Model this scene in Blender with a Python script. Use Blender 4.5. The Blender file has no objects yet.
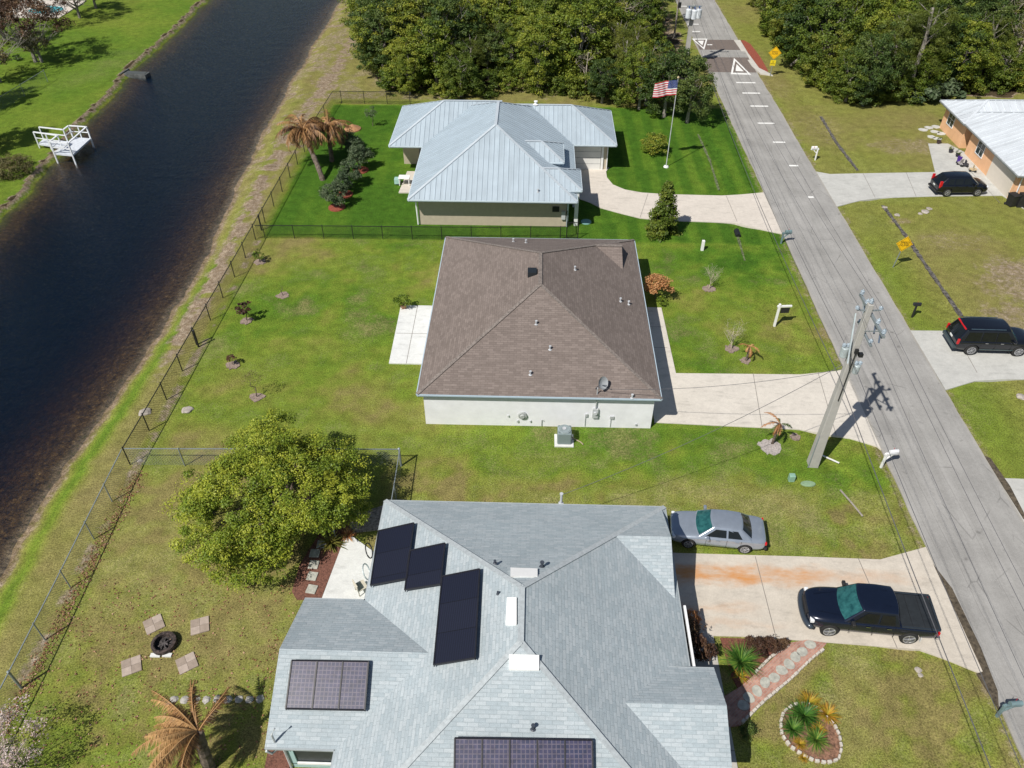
import bpy, bmesh, math, random
import numpy as np
from mathutils import Vector, Matrix
random.seed(7)
# ------------------------------------------------------------------ camera, world, sun, exposure
FPX, TH, PSI, HC = 780.0, math.radians(40.8), 0.03, 32.0
scn = bpy.context.scene
COL = scn.collection
cam_d = bpy.data.cameras.new('camera'); cam = bpy.data.objects.new('camera', cam_d); COL.objects.link(cam)
cam_d.sensor_width = 36; cam_d.lens = FPX/1024*36; cam_d.clip_end = 5000; cam_d.clip_start = 0.5
cam.location = (0, 0, HC); cam.rotation_euler = (math.pi/2-TH, 0, PSI)
scn.camera = cam
SUN_EL = math.radians(50.5); SH_AZ = math.radians(48)      # shadows fall towards azimuth 54 deg (from +x)
sun_dir = Vector((-math.cos(SH_AZ)*math.cos(SUN_EL), -math.sin(SH_AZ)*math.cos(SUN_EL), math.sin(SUN_EL)))
sd = bpy.data.lights.new('sun', 'SUN'); sd.energy = 5.0; sd.angle = math.radians(0.5); sd.color = (1, .95, .87)
so = bpy.data.objects.new('sun', sd); COL.objects.link(so)
so.rotation_euler = sun_dir.to_track_quat('Z', 'Y').to_euler()
w = bpy.data.worlds.new('World'); scn.world = w; w.use_nodes = True
nt = w.node_tree; bg = nt.nodes['Background']
sky = nt.nodes.new('ShaderNodeTexSky'); sky.sky_type = 'NISHITA'; sky.sun_disc = False
sky.sun_elevation = SUN_EL; sky.sun_rotation = math.atan2(sun_dir.x, sun_dir.y)
nt.links.new(sky.outputs[0], bg.inputs[0]); bg.inputs[1].default_value = 0.066
scn.view_settings.view_transform = 'Standard'; scn.view_settings.look = 'None'
scn.view_settings.gamma = 1; scn.view_settings.exposure = 0.05
try: scn.view_settings.use_curve_mapping = False
except Exception: pass

def G(px, py, h=0.0):
    """world point at height h seen at photograph pixel (measured once to survey the site)"""
    u = (px-512)/FPX; v = (py-384)/FPX
    dy = math.cos(TH)-v*math.sin(TH); dz = math.sin(TH)+v*math.cos(TH)
    t = (HC-h)/dz; x = u*t; y = dy*t; c, s = math.cos(PSI), math.sin(PSI)
    return (c*x-s*y, s*x+c*y)

# ------------------------------------------------------------------ colours and materials
def lin(h):
    h = h.lstrip('#'); o = []
    for i in (0, 2, 4):
        a = int(h[i:i+2], 16)/255; o.append(a/12.92 if a <= .04045 else ((a+.055)/1.055)**2.4)
    return (*o, 1)
def c3(c): return lin(c) if isinstance(c, str) else (*c[:3], 1)
class N:
    def __init__(s, name):
        s.m = bpy.data.materials.new(name); s.m.use_nodes = True; s.t = s.m.node_tree
        s.b = s.t.nodes['Principled BSDF']; s.out = s.t.nodes['Material Output']
    def n(s, t, **k):
        x = s.t.nodes.new('ShaderNode'+t)
        for a, b in k.items(): setattr(x, a, b)
        return x
    def l(s, a, b): s.t.links.new(a, b)
    def inp(s, name, v):
        i = s.b.inputs[name]
        if hasattr(v, 'is_linked') or hasattr(v, 'links'): s.l(v, i)
        else: i.default_value = v
    def val(s, sock, v):
        if hasattr(v, 'links'): s.l(v, sock)
        else: sock.default_value = v
    def coord(s, kind='Object'): return s.n('TexCoord').outputs[kind]
    def geo(s, k='Position'): return s.n('NewGeometry').outputs[k]
    def mp(s, vec, scale=(1, 1, 1), loc=(0, 0, 0), rot=(0, 0, 0)):
        m = s.n('Mapping'); s.l(vec, m.inputs[0]); m.inputs['Scale'].default_value = scale
        m.inputs['Location'].default_value = loc; m.inputs['Rotation'].default_value = rot; return m.outputs[0]
    def noise(s, vec, scale=5, detail=3, rough=.55, dist=0, out='Fac'):
        x = s.n('TexNoise'); s.l(vec, x.inputs['Vector']); x.inputs['Scale'].default_value = scale
        x.inputs['Detail'].default_value = detail; x.inputs['Roughness'].default_value = rough; x.inputs['Distortion'].default_value = dist
        return x.outputs[out]
    def ramp(s, f, stops, interp='LINEAR'):
        r = s.n('ValToRGB'); s.l(f, r.inputs[0]); e = r.color_ramp.elements; r.color_ramp.interpolation = interp
        while len(e) < len(stops): e.new(.5)
        for i, (p, c) in enumerate(stops):
            e[i].position = p; e[i].color = c3(c) if not isinstance(c, (int, float)) else (c, c, c, 1)
        return r.outputs[0]
    def mix(s, f, a, b, mode='MIX'):
        x = s.n('Mix', data_type='RGBA', blend_type=mode)
        s.val(x.inputs[0], f); s.val(x.inputs[6], a if hasattr(a, 'links') else c3(a)); s.val(x.inputs[7], b if hasattr(b, 'links') else c3(b))
        return x.outputs[2]
    def math(s, op, a, b=0.0, c=None):
        x = s.n('Math', operation=op); s.val(x.inputs[0], a); s.val(x.inputs[1], b)
        if c is not None: s.val(x.inputs[2], c)
        return x.outputs[0]
    def bump(s, h, strength=.3, dist=.05, nrm=None):
        b = s.n('Bump'); s.l(h, b.inputs['Height']); b.inputs['Strength'].default_value = strength; b.inputs['Distance'].default_value = dist
        if nrm is not None: s.l(nrm, b.inputs['Normal'])
        return b.outputs[0]
    def attr(s, name, out='Color'):
        a = s.n('Attribute'); a.attribute_name = name; return a.outputs[out]

_mc = {}
def mat(name, col, rough=.6, metal=0, var=.12, scale=3, bump=0, bscale=30, spec=.5, col2=None, coat=0):
    if name in _mc: return _mc[name]
    m = N(name); P = m.geo()
    f = m.noise(P, scale, 4, .6)
    a = np.array(c3(col)[:3]); b = np.array(c3(col2)[:3]) if col2 else a*(1-2*var)
    hi = a*(1+var) if not col2 else a
    cc = m.ramp(f, [(.3, tuple(b)), (.7, tuple(np.minimum(hi, 1)))])
    m.inp('Base Color', cc); m.inp('Roughness', rough); m.inp('Metallic', metal); m.inp('Specular IOR Level', spec)
    if coat: m.inp('Coat Weight', coat)
    if bump: m.inp('Normal', m.bump(m.noise(P, bscale, 4, .6), bump, .03))
    _mc[name] = m.m; return m.m

# ------------------------------------------------------------------ object helpers
def tag(o, label=None, cat=None, group=None, kind=None):
    if label: o['label'] = label
    if cat: o['category'] = cat
    if group: o['group'] = group
    if kind: o['kind'] = kind
    return o
def thing(name, label, cat, loc=(0, 0, 0), rz=0, group=None):
    o = bpy.data.objects.new(name, None); COL.objects.link(o); o.empty_display_size = .3
    o.location = loc if len(loc) == 3 else (*loc, 0); o.rotation_euler = (0, 0, rz)
    return tag(o, label, cat, group)
def link(name, me, parent=None, m=None):
    o = bpy.data.objects.new(name, me); COL.objects.link(o)
    if parent: o.parent = parent
    if m is not None and len(me.materials) == 0: me.materials.append(m)
    return o
def copy_tree(o, parent=None):
    c = o.copy(); COL.objects.link(c)
    if parent: c.parent = parent
    for ch in [x for x in o.children]: copy_tree(ch, c)
    return c
class MB:
    def __init__(s): s.v = []; s.f = []; s.uv = {}
    def face(s, pts, uv=None):
        i = len(s.v); s.v += [tuple(p) for p in pts]; s.f.append(tuple(range(i, i+len(pts))))
        if uv: s.uv[len(s.f)-1] = uv
    def box(s, x0, x1, y0, y1, z0, z1, M=None):
        p = [(x0, y0, z0), (x1, y0, z0), (x1, y1, z0), (x0, y1, z0), (x0, y0, z1), (x1, y0, z1), (x1, y1, z1), (x0, y1, z1)]
        if M is not None: p = [tuple(M @ Vector(q)) for q in p]
        i = len(s.v); s.v += p
        s.f += [tuple(i+k for k in q) for q in ((0, 3, 2, 1), (4, 5, 6, 7), (0, 1, 5, 4), (1, 2, 6, 5), (2, 3, 7, 6), (3, 0, 4, 7))]
        return s
    def bar(s, a, b, w=.05, h=None):
        h = h or w; a = Vector(a); b = Vector(b); d = b-a; L = d.length
        if L < 1e-6: return s
        M = Matrix.Translation(a) @ d.to_track_quat('X', 'Z').to_matrix().to_4x4()
        return s.box(0, L, -w/2, w/2, -h/2, h/2, M)
    def tube(s, pts, rad, n=8, cap=True):
        pts = [Vector(p) for p in pts]
        if not hasattr(rad, '__len__'): rad = [rad]*len(pts)
        i0 = len(s.v)
        for k, p in enumerate(pts):
            d = (pts[min(k+1, len(pts)-1)]-pts[max(k-1, 0)]).normalized()
            u = d.cross(Vector((0, 0, 1)) if abs(d.z) < .9 else Vector((1, 0, 0))).normalized(); v = d.cross(u)
            for j in range(n):
                a = 2*math.pi*j/n; s.v.append(tuple(p+(u*math.cos(a)+v*math.sin(a))*rad[k]))
        for k in range(len(pts)-1):
            for j in range(n):
                a = i0+k*n+j; b = i0+k*n+(j+1) % n; s.f.append((a, b, b+n, a+n))
        if cap:
            s.f.append(tuple(i0+j for j in range(n))[::-1]); s.f.append(tuple(i0+(len(pts)-1)*n+j for j in range(n)))
        return s
    def cyl(s, x, y, z0, z1, r, r2=None, n=16): return s.tube([(x, y, z0), (x, y, z1)], [r, r if r2 is None else r2], n)
    def lathe(s, prof, n=20, c=(0, 0)):
        i0 = len(s.v)
        for r, z in prof:
            for j in range(n):
                a = 2*math.pi*j/n; s.v.append((c[0]+r*math.cos(a), c[1]+r*math.sin(a), z))
        for k in range(len(prof)-1):
            for j in range(n):
                a = i0+k*n+j; b = i0+k*n+(j+1) % n; s.f.append((a, b, b+n, a+n))
        s.f.append(tuple(i0+j for j in range(n))[::-1]); s.f.append(tuple(i0+(len(prof)-1)*n+j for j in range(n)))
        return s
    def prism(s, poly, z0, z1):
        n = len(poly)
        area = sum(poly[i][0]*poly[(i+1) % n][1]-poly[(i+1) % n][0]*poly[i][1] for i in range(n))
        if area < 0: poly = poly[::-1]
        i = len(s.v); s.v += [(x, y, z0) for x, y in poly]+[(x, y, z1) for x, y in poly]
        s.f.append(tuple(i+n+k for k in range(n))); s.f.append(tuple(i+k for k in range(n))[::-1])
        for k in range(n): s.f.append((i+k, i+(k+1) % n, i+n+(k+1) % n, i+n+k))
        return s
    def build(s, name, m, parent=None, world=False, smooth=False, bevel=0, label=None):
        vv = s.v
        if world and parent is not None:
            L = parent.location; vv = [(a-L.x, b-L.y, c-L.z) for a, b, c in vv]
        me = bpy.data.meshes.new(name); me.from_pydata(vv, [], s.f)
        if s.uv:
            ul = me.uv_layers.new(name='UVMap')
            for fi, uv in s.uv.items():
                for k, li in enumerate(me.polygons[fi].loop_indices): ul.data[li].uv = uv[k]
        if isinstance(m, (list, tuple)):
            for q in m: me.materials.append(q)
        else: me.materials.append(m)
        if smooth: me.polygons.foreach_set('use_smooth', [True]*len(me.polygons))
        if bevel:
            bm = bmesh.new(); bm.from_mesh(me); bmesh.ops.remove_doubles(bm, verts=bm.verts, dist=1e-4)
            bmesh.ops.bevel(bm, geom=list(bm.edges), offset=bevel, segments=2, affect='EDGES', profile=.5)
            bm.to_mesh(me); bm.free()
        me.update()
        o = link(name, me, parent)
        if label: o['label'] = label
        return o
def np_mesh(name, V, Q, m, attr=None, smooth=False):
    """V (n,3), Q (k,4) -> mesh fast; attr: per-vertex float written as colour 'v'"""
    me = bpy.data.meshes.new(name); n = len(V); k = len(Q); w_ = Q.shape[1]
    me.vertices.add(n); me.vertices.foreach_set('co', np.asarray(V, np.float32).ravel())
    me.loops.add(k*w_); me.loops.foreach_set('vertex_index', np.asarray(Q, np.int32).ravel())
    me.polygons.add(k); me.polygons.foreach_set('loop_start', np.arange(0, k*w_, w_, dtype=np.int32))
    try: me.polygons.foreach_set('loop_total', np.full(k, w_, np.int32))
    except Exception: pass
    if smooth: me.polygons.foreach_set('use_smooth', np.ones(k, bool))
    me.update(calc_edges=True); me.validate()
    if attr is not None:
        a = me.color_attributes.new('v', 'FLOAT_COLOR', 'POINT'); A = np.ones((n, 4), np.float32)
        attr = np.asarray(attr)
        if attr.ndim == 1: A[:, 0] = A[:, 1] = A[:, 2] = attr
        else: A[:, :attr.shape[1]] = attr
        a.data.foreach_set('color', A.ravel())
    me.materials.append(m); return me
def vnoise(x, y, scale, seed=0):
    r = np.random.RandomState(seed).rand(256, 256); X = x*scale+1000.37; Y = y*scale+1000.71
    i = np.floor(X).astype(int); j = np.floor(Y).astype(int); fx = X-i; fy = Y-j; fx = fx*fx*(3-2*fx); fy = fy*fy*(3-2*fy)
    g = lambda a, b: r[a % 256, b % 256]
    return (g(i, j)*(1-fx)+g(i+1, j)*fx)*(1-fy)+(g(i, j+1)*(1-fx)+g(i+1, j+1)*fx)*fy
def fbm(x, y, scale, seed=0, o=4):
    s = 0; a = 1; t = 0
    for k in range(o): s = s+a*vnoise(x, y, scale*2**k, seed+k); t += a; a *= .55
    return s/t
def sstep(a, b, x): t = np.clip((x-a)/(b-a), 0, 1); return t*t*(3-2*t)

# ------------------------------------------------------------------ ground, canal, road
ROAD0, ROAD1 = 20.15, 25.85
LB = [(-20, -44.2), (10, -44.2), (50, -44.3)]+[(G(px, py, -.5)[1], G(px, py, -.5)[0]) for px, py in ((30, 192), (82, 128), (112, 97), (133, 72), (172, 36), (207, 2))]+[(135, -49), (400, -53)]
RB = [(-20, -25.8), (8, -25.6)]+[(G(px, py, -.5)[1], G(px, py, -.5)[0]) for px, py in ((2, 568), (36, 512), (75, 448), (117, 392), (160, 335), (193, 278), (222, 216), (252, 155), (290, 84), (318, 38), (340, 2))]+[(135, -29.3), (400, -33)]
LB.sort(); RB.sort()
def lbank(y): return np.interp(y, [a for a, b in LB], [b for a, b in LB])+.5*(vnoise(y, y*0, .35, 5)-.5)+.5*(vnoise(y, y*0, 1.1, 6)-.5)
def rbank(y): return np.interp(y, [a for a, b in RB], [b for a, b in RB])+.5*(vnoise(y, y*0, .3, 7)-.5)+.35*(vnoise(y, y*0, 1.3, 8)-.5)
def gz(x, y):
    x = np.asarray(x, float); y = np.asarray(y, float)
    L = lbank(y); R = rbank(y)
    dr = R-x; dl = x-L                               # >0 inside the canal
    zr = np.where(dr > 0, -.5-.15*np.minimum(dr, 1.5)-.32*np.clip(dr-1.5, 0, 7), -.5+.5*sstep(0, 2.2, -dr))
    zl = np.where(dl > 0, -.5-.14*np.minimum(dl, 1.8)-.6*np.clip(dl-1.8, 0, 4), -.5+.45*sstep(0, .55, -dl)+.05*sstep(.5, 3, -dl))
    mid = (L+R)/2
    z = np.where(x > mid, zr, zl)
    z = z+.05*(fbm(x, y, .12, 3, 2)-.5)*sstep(0, 3, np.abs(np.where(x > mid, dr, dl)))
    # roadside swales
    z = z-.12*np.exp(-((x-17.2)/1.0)**2)-.12*np.exp(-((x-29.3)/1.1)**2)
    z = z-.03*sstep(1.2, .2, np.abs(x-23)-3)
    return z
def P3(px, py, dz=0.0):
    x, y = G(px, py); return (x, y, float(gz(x, y))+dz)
xs = np.concatenate([[-1500, -700, -300, -160, -110], np.arange(-80, 62, .3), [64, 68, 74, 82, 95, 120, 200, 400, 800, 1500]])
ys = np.concatenate([[-1500, -600, -200, -80, -30, -10, -2], np.arange(2, 128, .3), [130, 134, 140, 150, 170, 200, 260, 400, 800, 1600]])
X, Y = np.meshgrid(xs, ys); Zg = gz(X, Y)
nx, ny = len(xs), len(ys)
idx = np.arange(nx*ny).reshape(ny, nx)
Qg = np.stack([idx[:-1, :-1], idx[:-1, 1:], idx[1:, 1:], idx[1:, :-1]], -1).reshape(-1, 4)
# zones: R lush, G straw, B bare soil
n1 = fbm(X, Y, .12, 11); n2 = fbm(X, Y, .45, 21); n3 = fbm(X, Y, 1.2, 31, 3); n4 = fbm(X, Y, .05, 41, 3)
def box(x0, x1, y0, y1, e=.3): return sstep(x0-e, x0+e, X)*sstep(x1+e, x1-e, X)*sstep(y0-e, y0+e, Y)*sstep(y1+e, y1-e, Y)
def blob(cx, cy, rx, ry, e=.5): return sstep(1+e, 1-e, np.sqrt(((X-cx)/rx)**2+((Y-cy)/ry)**2)+(n3-.5)*.9)
R_ = .30+.8*(n1-.5)+.8*(n2-.5)+.5*(n3-.5)
Gs = .20+1.6*(n2-.45)*sstep(.3, .6, n1)+.9*(n3-.5)
B_ = np.zeros_like(X)
nearL = sstep(31, 28, Y+2*(n1-.5))
R_ = R_+nearL*(-.08+.8*(n3-.5)); Gs = Gs+nearL*(.02+.7*(n2-.5)+.5*(n3-.5))
mid = box(-22, 20, 29, 54.3, .8); R_ = R_+mid*(.20+.5*(n1-.5)); Gs = Gs-.02*mid+.35*mid*(n4-.45)
R_ = R_+box(9, 20.2, 39, 56, 1)*.02+box(3, 20.2, 50, 56, 1.5)*.2; Gs = Gs-.16*box(9, 20.2, 39, 56, 1)
R_ = R_+box(-6, 8, 29.5, 33.5, .6)*.15
stripe = .5+.5*np.sign(np.sin((X+.02*(Y-60)**1)*2*np.pi/1.9))
vivid = box(-21.6, 20.2, 54.6, 82.4, .35)
R_ = R_*(1-vivid)+vivid*(.93+.10*(stripe-.5)*sstep(5, 8, X)*1.3+.06*(stripe-.5)+.35*(n2-.5)+.3*(n1-.5)); Gs = Gs*(1-vivid)+vivid*np.clip(.8*(n2-.62), 0, 1)
leftb = sstep(-46.0, -47.0, X-(lbank(Y)+46.5)); R_ = R_*(1-leftb)+leftb*(.62+.5*(n1-.5)+.25*(n2-.5)); Gs = Gs*(1-leftb)+leftb*np.clip(.1+1.6*(n1-.58), 0, 1)
B_ = np.maximum(B_, leftb*sstep(.75, .3, -(X-lbank(Y)))*.55)
strip = sstep(-21.9, -22.5, X)*sstep(-33, -32, X)*sstep(0, -.4, rbank(Y)-X)
R_ = R_*(1-strip)+strip*(.12+.35*(n2-.5)); Gs = Gs*(1-strip)+strip*(.55+.6*(n3-.5))
dR = X-rbank(Y)
yg = np.exp(-((dR-1.25)/.55)**2)*sstep(66, 40, Y)*.95+np.exp(-((dR-1.9)/.6)**2)*sstep(45, 60, Y)*sstep(90, 75, Y)*.35
R_ = R_+yg*.55; Gs = Gs*(1-.75*yg)
edge = sstep(.9, .2, dR)*sstep(-8, -2, dR); B_ = np.maximum(B_, edge*.8)
B_ = np.maximum(B_, strip*np.exp(-((X+24.0+.4*np.sin(Y*.11))/1.0)**2)*sstep(.22, .55, n3)*sstep(32, 44, Y)*1.15)
B_ = np.maximum(B_, strip*sstep(.45, .7, n3)*sstep(50, 75, Y)*.8)
fy = np.exp(-((X+21.9)/.45)**2)*sstep(55, 54, Y)
B_ = np.maximum(B_, fy*sstep(.35, .6, n3)*.8); R_ = R_+fy*.0
north = sstep(83, 84.5, Y)*sstep(19, 18, X)*sstep(-30, -28, X); R_ = R_*(1-north)+north*(.12+.4*(n2-.5)); Gs = Gs*(1-north)+north*(.35+.6*(n2-.5))
B_ = np.maximum(B_, north*sstep(.45, .65, n2)*.6)
east = sstep(25.5, 26.5, X); R_ = R_*(1-east)+east*(.22+.4*(n1-.5)+.35*(n2-.5)); Gs = Gs*(1-east)+east*(.35+.8*(n2-.5))
R_ = R_+.3*east*sstep(31, 27, X)*sstep(60, 50, Y)
for cx, cy, rx, ry, k in ((37, 49.5, 4.2, 4.0, 1.), (33.4, 44.5, 2.2, 2.8, .9), (34, 55.5, 3.5, 1.8, .55), (36.5, 73.5, 4.5, 2.2, .75), (30.6, 58.7, 1.0, .5, .9), (29, 78, 3, 5, .5), (27.2, 92, 1.6, 7, .5)):
    b = blob(cx, cy, rx, ry); B_ = np.maximum(B_, b*k*.75*(.6+.6*n2)); R_ = R_*(1-b*.6)
woods = np.maximum(box(-18.5, 18.4, 87.5, 300, 2.0), np.maximum(sstep(31.3, 33, X+3*(n2-.5))*sstep(84.3, 85.8, Y-.18*np.clip(X-38, 0, 30)+4*(n2-.5)), 0))
woods = np.maximum(woods, sstep(-8, -20, X)*0)
B_ = np.maximum(B_, woods*.9); R_ = R_*(1-woods*.7)
rd = sstep(.55, .0, np.abs(np.abs(X-23)-3.0)+.5*(n3-.5)); B_ = np.maximum(B_, rd*.55)
for cx, cy, rx, ry, k in ((-19.5, 13.5, 2.5, 3, -.3), (-15, 14.5, 3, 2, -.15), (-15.5, 20, 4, 3, .35), (-19, 24, 2, 4, .35), (17.3, 24.5, 1.4, 2.5, .35), (14.6, 17.5, 1.5, 2.0, .35), (12, 28.5, 4, 1.5, .4), (3, 30.5, 4, .8, .25), (18.2, 27.5, 1.2, 1.5, .4), (13.5, 15.8, 1.2, 1.5, .3)):
    b = blob(cx, cy, rx, ry); Gs = Gs+b*k; B_ = np.maximum(B_, b*k*.6*n3*2*.5)
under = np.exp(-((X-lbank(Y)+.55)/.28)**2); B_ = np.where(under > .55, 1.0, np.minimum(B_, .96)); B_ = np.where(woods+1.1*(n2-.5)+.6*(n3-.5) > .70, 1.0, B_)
zone = np.stack([np.clip(R_, 0, 1), np.clip(Gs, 0, 1), np.clip(B_, 0, 1)], -1).reshape(-1, 3)

def ground_mat():
    m = N('ground'); P = m.geo(); z = m.attr('v'); s = m.n('SeparateColor'); m.l(z, s.inputs[0])
    f1 = m.noise(P, 1.3, 5, .65); f2 = m.noise(P, 5.5, 6, .75); f3 = m.noise(P, 26, 3, .7); f4 = m.noise(P, 3.1, 5, .7)
    lush = m.ramp(m.math('ADD', s.outputs[0], m.math('MULTIPLY', m.math('SUBTRACT', f2, .5), .5)),
                  [(0, (.215, .185, .068)), (.25, (.190, .205, .042)), (.5, (.150, .208, .026)), (.78, (.090, .172, .016)), (1, (.050, .122, .011))])
    straw = m.ramp(f2, [(.3, (.22, .18, .07)), (.7, (.35, .30, .14))])
    gf = m.math('MULTIPLY', m.math('SUBTRACT', m.math('ADD', s.outputs[1], m.math('MULTIPLY', m.math('SUBTRACT', f2, .5), 1.6)), .28), 1.3)
    cl = m.n('Clamp'); m.l(gf, cl.inputs[0])
    c1 = m.mix(m.math('MULTIPLY', cl.outputs[0], .7), lush, straw)
    soil = m.ramp(f4, [(.3, (.15, .105, .065)), (.5, (.26, .20, .14)), (.72, (.40, .34, .26))])
    bf = m.math('MULTIPLY', m.math('SUBTRACT', m.math('ADD', s.outputs[2], m.math('MULTIPLY', m.math('SUBTRACT', f4, .5), 1.1)), .35), 2.2)
    cb = m.n('Clamp'); m.l(bf, cb.inputs[0])
    c2 = m.mix(cb.outputs[0], c1, soil)
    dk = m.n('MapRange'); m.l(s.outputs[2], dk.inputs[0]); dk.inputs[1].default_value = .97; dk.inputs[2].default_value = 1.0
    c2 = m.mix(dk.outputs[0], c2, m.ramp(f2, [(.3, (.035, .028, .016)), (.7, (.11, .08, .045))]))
    # pond bottom: brown weed and mud
    sp = m.n('SeparateXYZ'); m.l(P, sp.inputs[0])
    mr = m.n('MapRange'); m.l(sp.outputs[2], mr.inputs[0]); mr.inputs[1].default_value = -.42; mr.inputs[2].default_value = -.62
    mud = m.ramp(f4, [(.35, (.04, .024, .010)), (.58, (.13, .075, .026)), (.72, (.30, .20, .08))])
    c3_ = m.mix(mr.outputs[0], c2, mud)
    leaf = m.ramp(m.noise(m.mp(P, (1, 1, .3)), 13, 3, .75), [(.34, .50), (.5, 1.0), (.66, 1.42)])
    c3_ = m.mix(1.0, c3_, leaf, 'MULTIPLY')
    v = m.ramp(f3, [(.25, .62), (.5, 1.0), (.75, 1.3)]); v2 = m.ramp(f1, [(.3, .72), (.7, 1.20)])
    c4 = m.mix(1.0, m.mix(1.0, c3_, v, 'MULTIPLY'), v2, 'MULTIPLY')
    m.inp('Base Color', c4); m.inp('Roughness', .95); m.inp('Specular IOR Level', .12)
    h = m.math('ADD', m.math('MULTIPLY', f3, .6), f2)
    m.inp('Normal', m.bump(h, .6, .06)); return m.m
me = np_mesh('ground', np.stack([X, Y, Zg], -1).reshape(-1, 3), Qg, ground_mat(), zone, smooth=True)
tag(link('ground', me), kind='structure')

def water_mat():
    m = N('canal_water'); P = m.geo()
    h = m.math('ADD', m.noise(m.mp(P, (1, 2.2, 1), rot=(0, 0, .5)), 2.2, 5, .65), m.math('MULTIPLY', m.noise(m.mp(P, (1, 1.8, 1)), .5, 3), 1.0))
    nb = m.bump(h, .55, .12)
    fr = m.n('Fresnel'); fr.inputs[0].default_value = 1.36; m.l(nb, fr.inputs['Normal'])
    gl = m.n('BsdfGlossy'); gl.inputs['Roughness'].default_value = .12; m.l(nb, gl.inputs['Normal'])
    tr = m.n('BsdfTransparent'); tr.inputs[0].default_value = (.93, .96, .95, 1)
    df = m.n('BsdfDiffuse'); df.inputs[0].default_value = (.008, .050, .125, 1)
    ms = m.n('MixShader'); ms.inputs[0].default_value = .085; m.l(tr.outputs[0], ms.inputs[1]); m.l(df.outputs[0], ms.inputs[2])
    m2 = m.n('MixShader'); m.l(fr.outputs[0], m2.inputs[0]); m.l(ms.outputs[0], m2.inputs[1]); m.l(gl.outputs[0], m2.inputs[2])
    m.l(m2.outputs[0], m.out.inputs['Surface'])
    va = m.n('VolumeAbsorption'); va.inputs[0].default_value = (.52, .40, .30, 1); va.inputs[1].default_value = 1.0
    m.l(va.outputs[0], m.out.inputs['Volume']); return m.m
yy = np.arange(-20, 402, 6.0); wb = MB()
ring = [(float(lbank(y))-1.6, float(y)) for y in yy]+[(float(rbank(y))+1.6, float(y)) for y in yy[::-1]]
wb.prism(ring, -5.5, -.5)
tag(wb.build('canal_water', water_mat()), kind='structure')
# ------------------------------------------------------------------ road and paved ground
def road_mat():
    m = N('road_asphalt'); P = m.geo(); sp = m.n('SeparateXYZ'); m.l(P, sp.inputs[0])
    lx = m.mp(P, (1, .06, 1)); st = m.noise(lx, 2.1, 4, .6); sm = m.noise(P, .35, 4, .6); f = m.noise(P, 30, 3, .7); f2 = m.noise(P, 6, 4, .7)
    base = m.ramp(st, [(.3, (.29, .283, .27)), (.5, (.325, .318, .305)), (.7, (.36, .352, .338))])
    base = m.mix(1, base, m.ramp(sm, [(.3, .84), (.7, 1.12)]), 'MULTIPLY'); base = m.mix(1, base, m.ramp(m.noise(P, 1.7, 2, .5), [(.22, .72), (.32, 1.0)]), 'MULTIPLY')
    base = m.mix(1, base, m.ramp(f, [(.3, .82), (.7, 1.15)]), 'MULTIPLY')
    base = m.mix(1, base, m.ramp(f2, [(.25, .9), (.7, 1.06)]), 'MULTIPLY')
    # wheel tracks along the road, a seam in the middle and thin cracks
    def band(x0, wd, amt, wob=.15):
        xx = m.math('ADD', m.math('SUBTRACT', sp.outputs[0], x0), m.math('MULTIPLY', m.math('SUBTRACT', m.noise(m.mp(P, (.2, .35, 0)), 1, 3), .5), wob*2))
        a = m.math('ABSOLUTE', xx); mr = m.n('MapRange', interpolation_type='SMOOTHSTEP'); m.l(a, mr.inputs[0])
        mr.inputs[1].default_value = 0; mr.inputs[2].default_value = wd; mr.inputs[3].default_value = amt; mr.inputs[4].default_value = 0; return mr.outputs[0]
    for x0, wd, amt, wob in ((21.35, .035, .30, .10), (22.95, .045, .22, .12), (21.0, .5, .10, .2), (22.5, .5, .08, .2), (24.4, .5, .10, .2), (20.62, .03, .28, .1)):
        base = m.mix(band(x0, wd, amt, wob), base, (.10, .095, .09))
    wv = m.n('TexVoronoi', feature='DISTANCE_TO_EDGE'); m.l(m.mp(P, (.55, .22, 1)), wv.inputs['Vector']); wv.inputs['Scale'].default_value = 1.1
    cr = m.ramp(wv.outputs['Distance'], [(0, .55), (.012, 1.0)])
    base = m.mix(m.ramp(m.noise(P, .5, 2), [(.5, 0.), (.62, .8)]), base, m.mix(1, base, cr, 'MULTIPLY'))
    ed = m.math('ABSOLUTE', m.math('SUBTRACT', sp.outputs[0], 23)); e2 = m.n('MapRange', interpolation_type='SMOOTHSTEP'); m.l(m.math('ADD', ed, m.math('MULTIPLY', f2, .25)), e2.inputs[0])
    e2.inputs[1].default_value = 2.75; e2.inputs[2].default_value = 3.05
    base = m.mix(m.math('MULTIPLY', e2.outputs[0], .5), base, (.38, .35, .29))
    m.inp('Base Color', base); m.inp('Roughness', .9); m.inp('Specular IOR Level', .25); m.inp('Normal', m.bump(f, .5, .01)); return m.m
mb = MB(); ry = np.arange(-30, 260, .6)
e0 = ROAD0+.10*(vnoise(ry, ry*0, .9, 51)-.5)+.12*(vnoise(ry, ry*0, .15, 52)-.5); e1 = ROAD1+.10*(vnoise(ry, ry*0, .9, 53)-.5)+.12*(vnoise(ry, ry*0, .15, 54)-.5)
for k in range(len(ry)-1):
    a, b = ry[k], ry[k+1]
    mb.face([(e0[k], a, .04), (e1[k], a, .04), (e1[k+1], b, .04), (e0[k+1], b, .04)])
    mb.face([(e0[k], a, -.3), (e0[k], a, .04), (e0[k+1], b, .04), (e0[k+1], b, -.3)]); mb.face([(e1[k], a, .04), (e1[k], a, -.3), (e1[k+1], b, -.3), (e1[k+1], b, .04)])
road = tag(mb.build('road', road_mat()), kind='structure')

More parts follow.
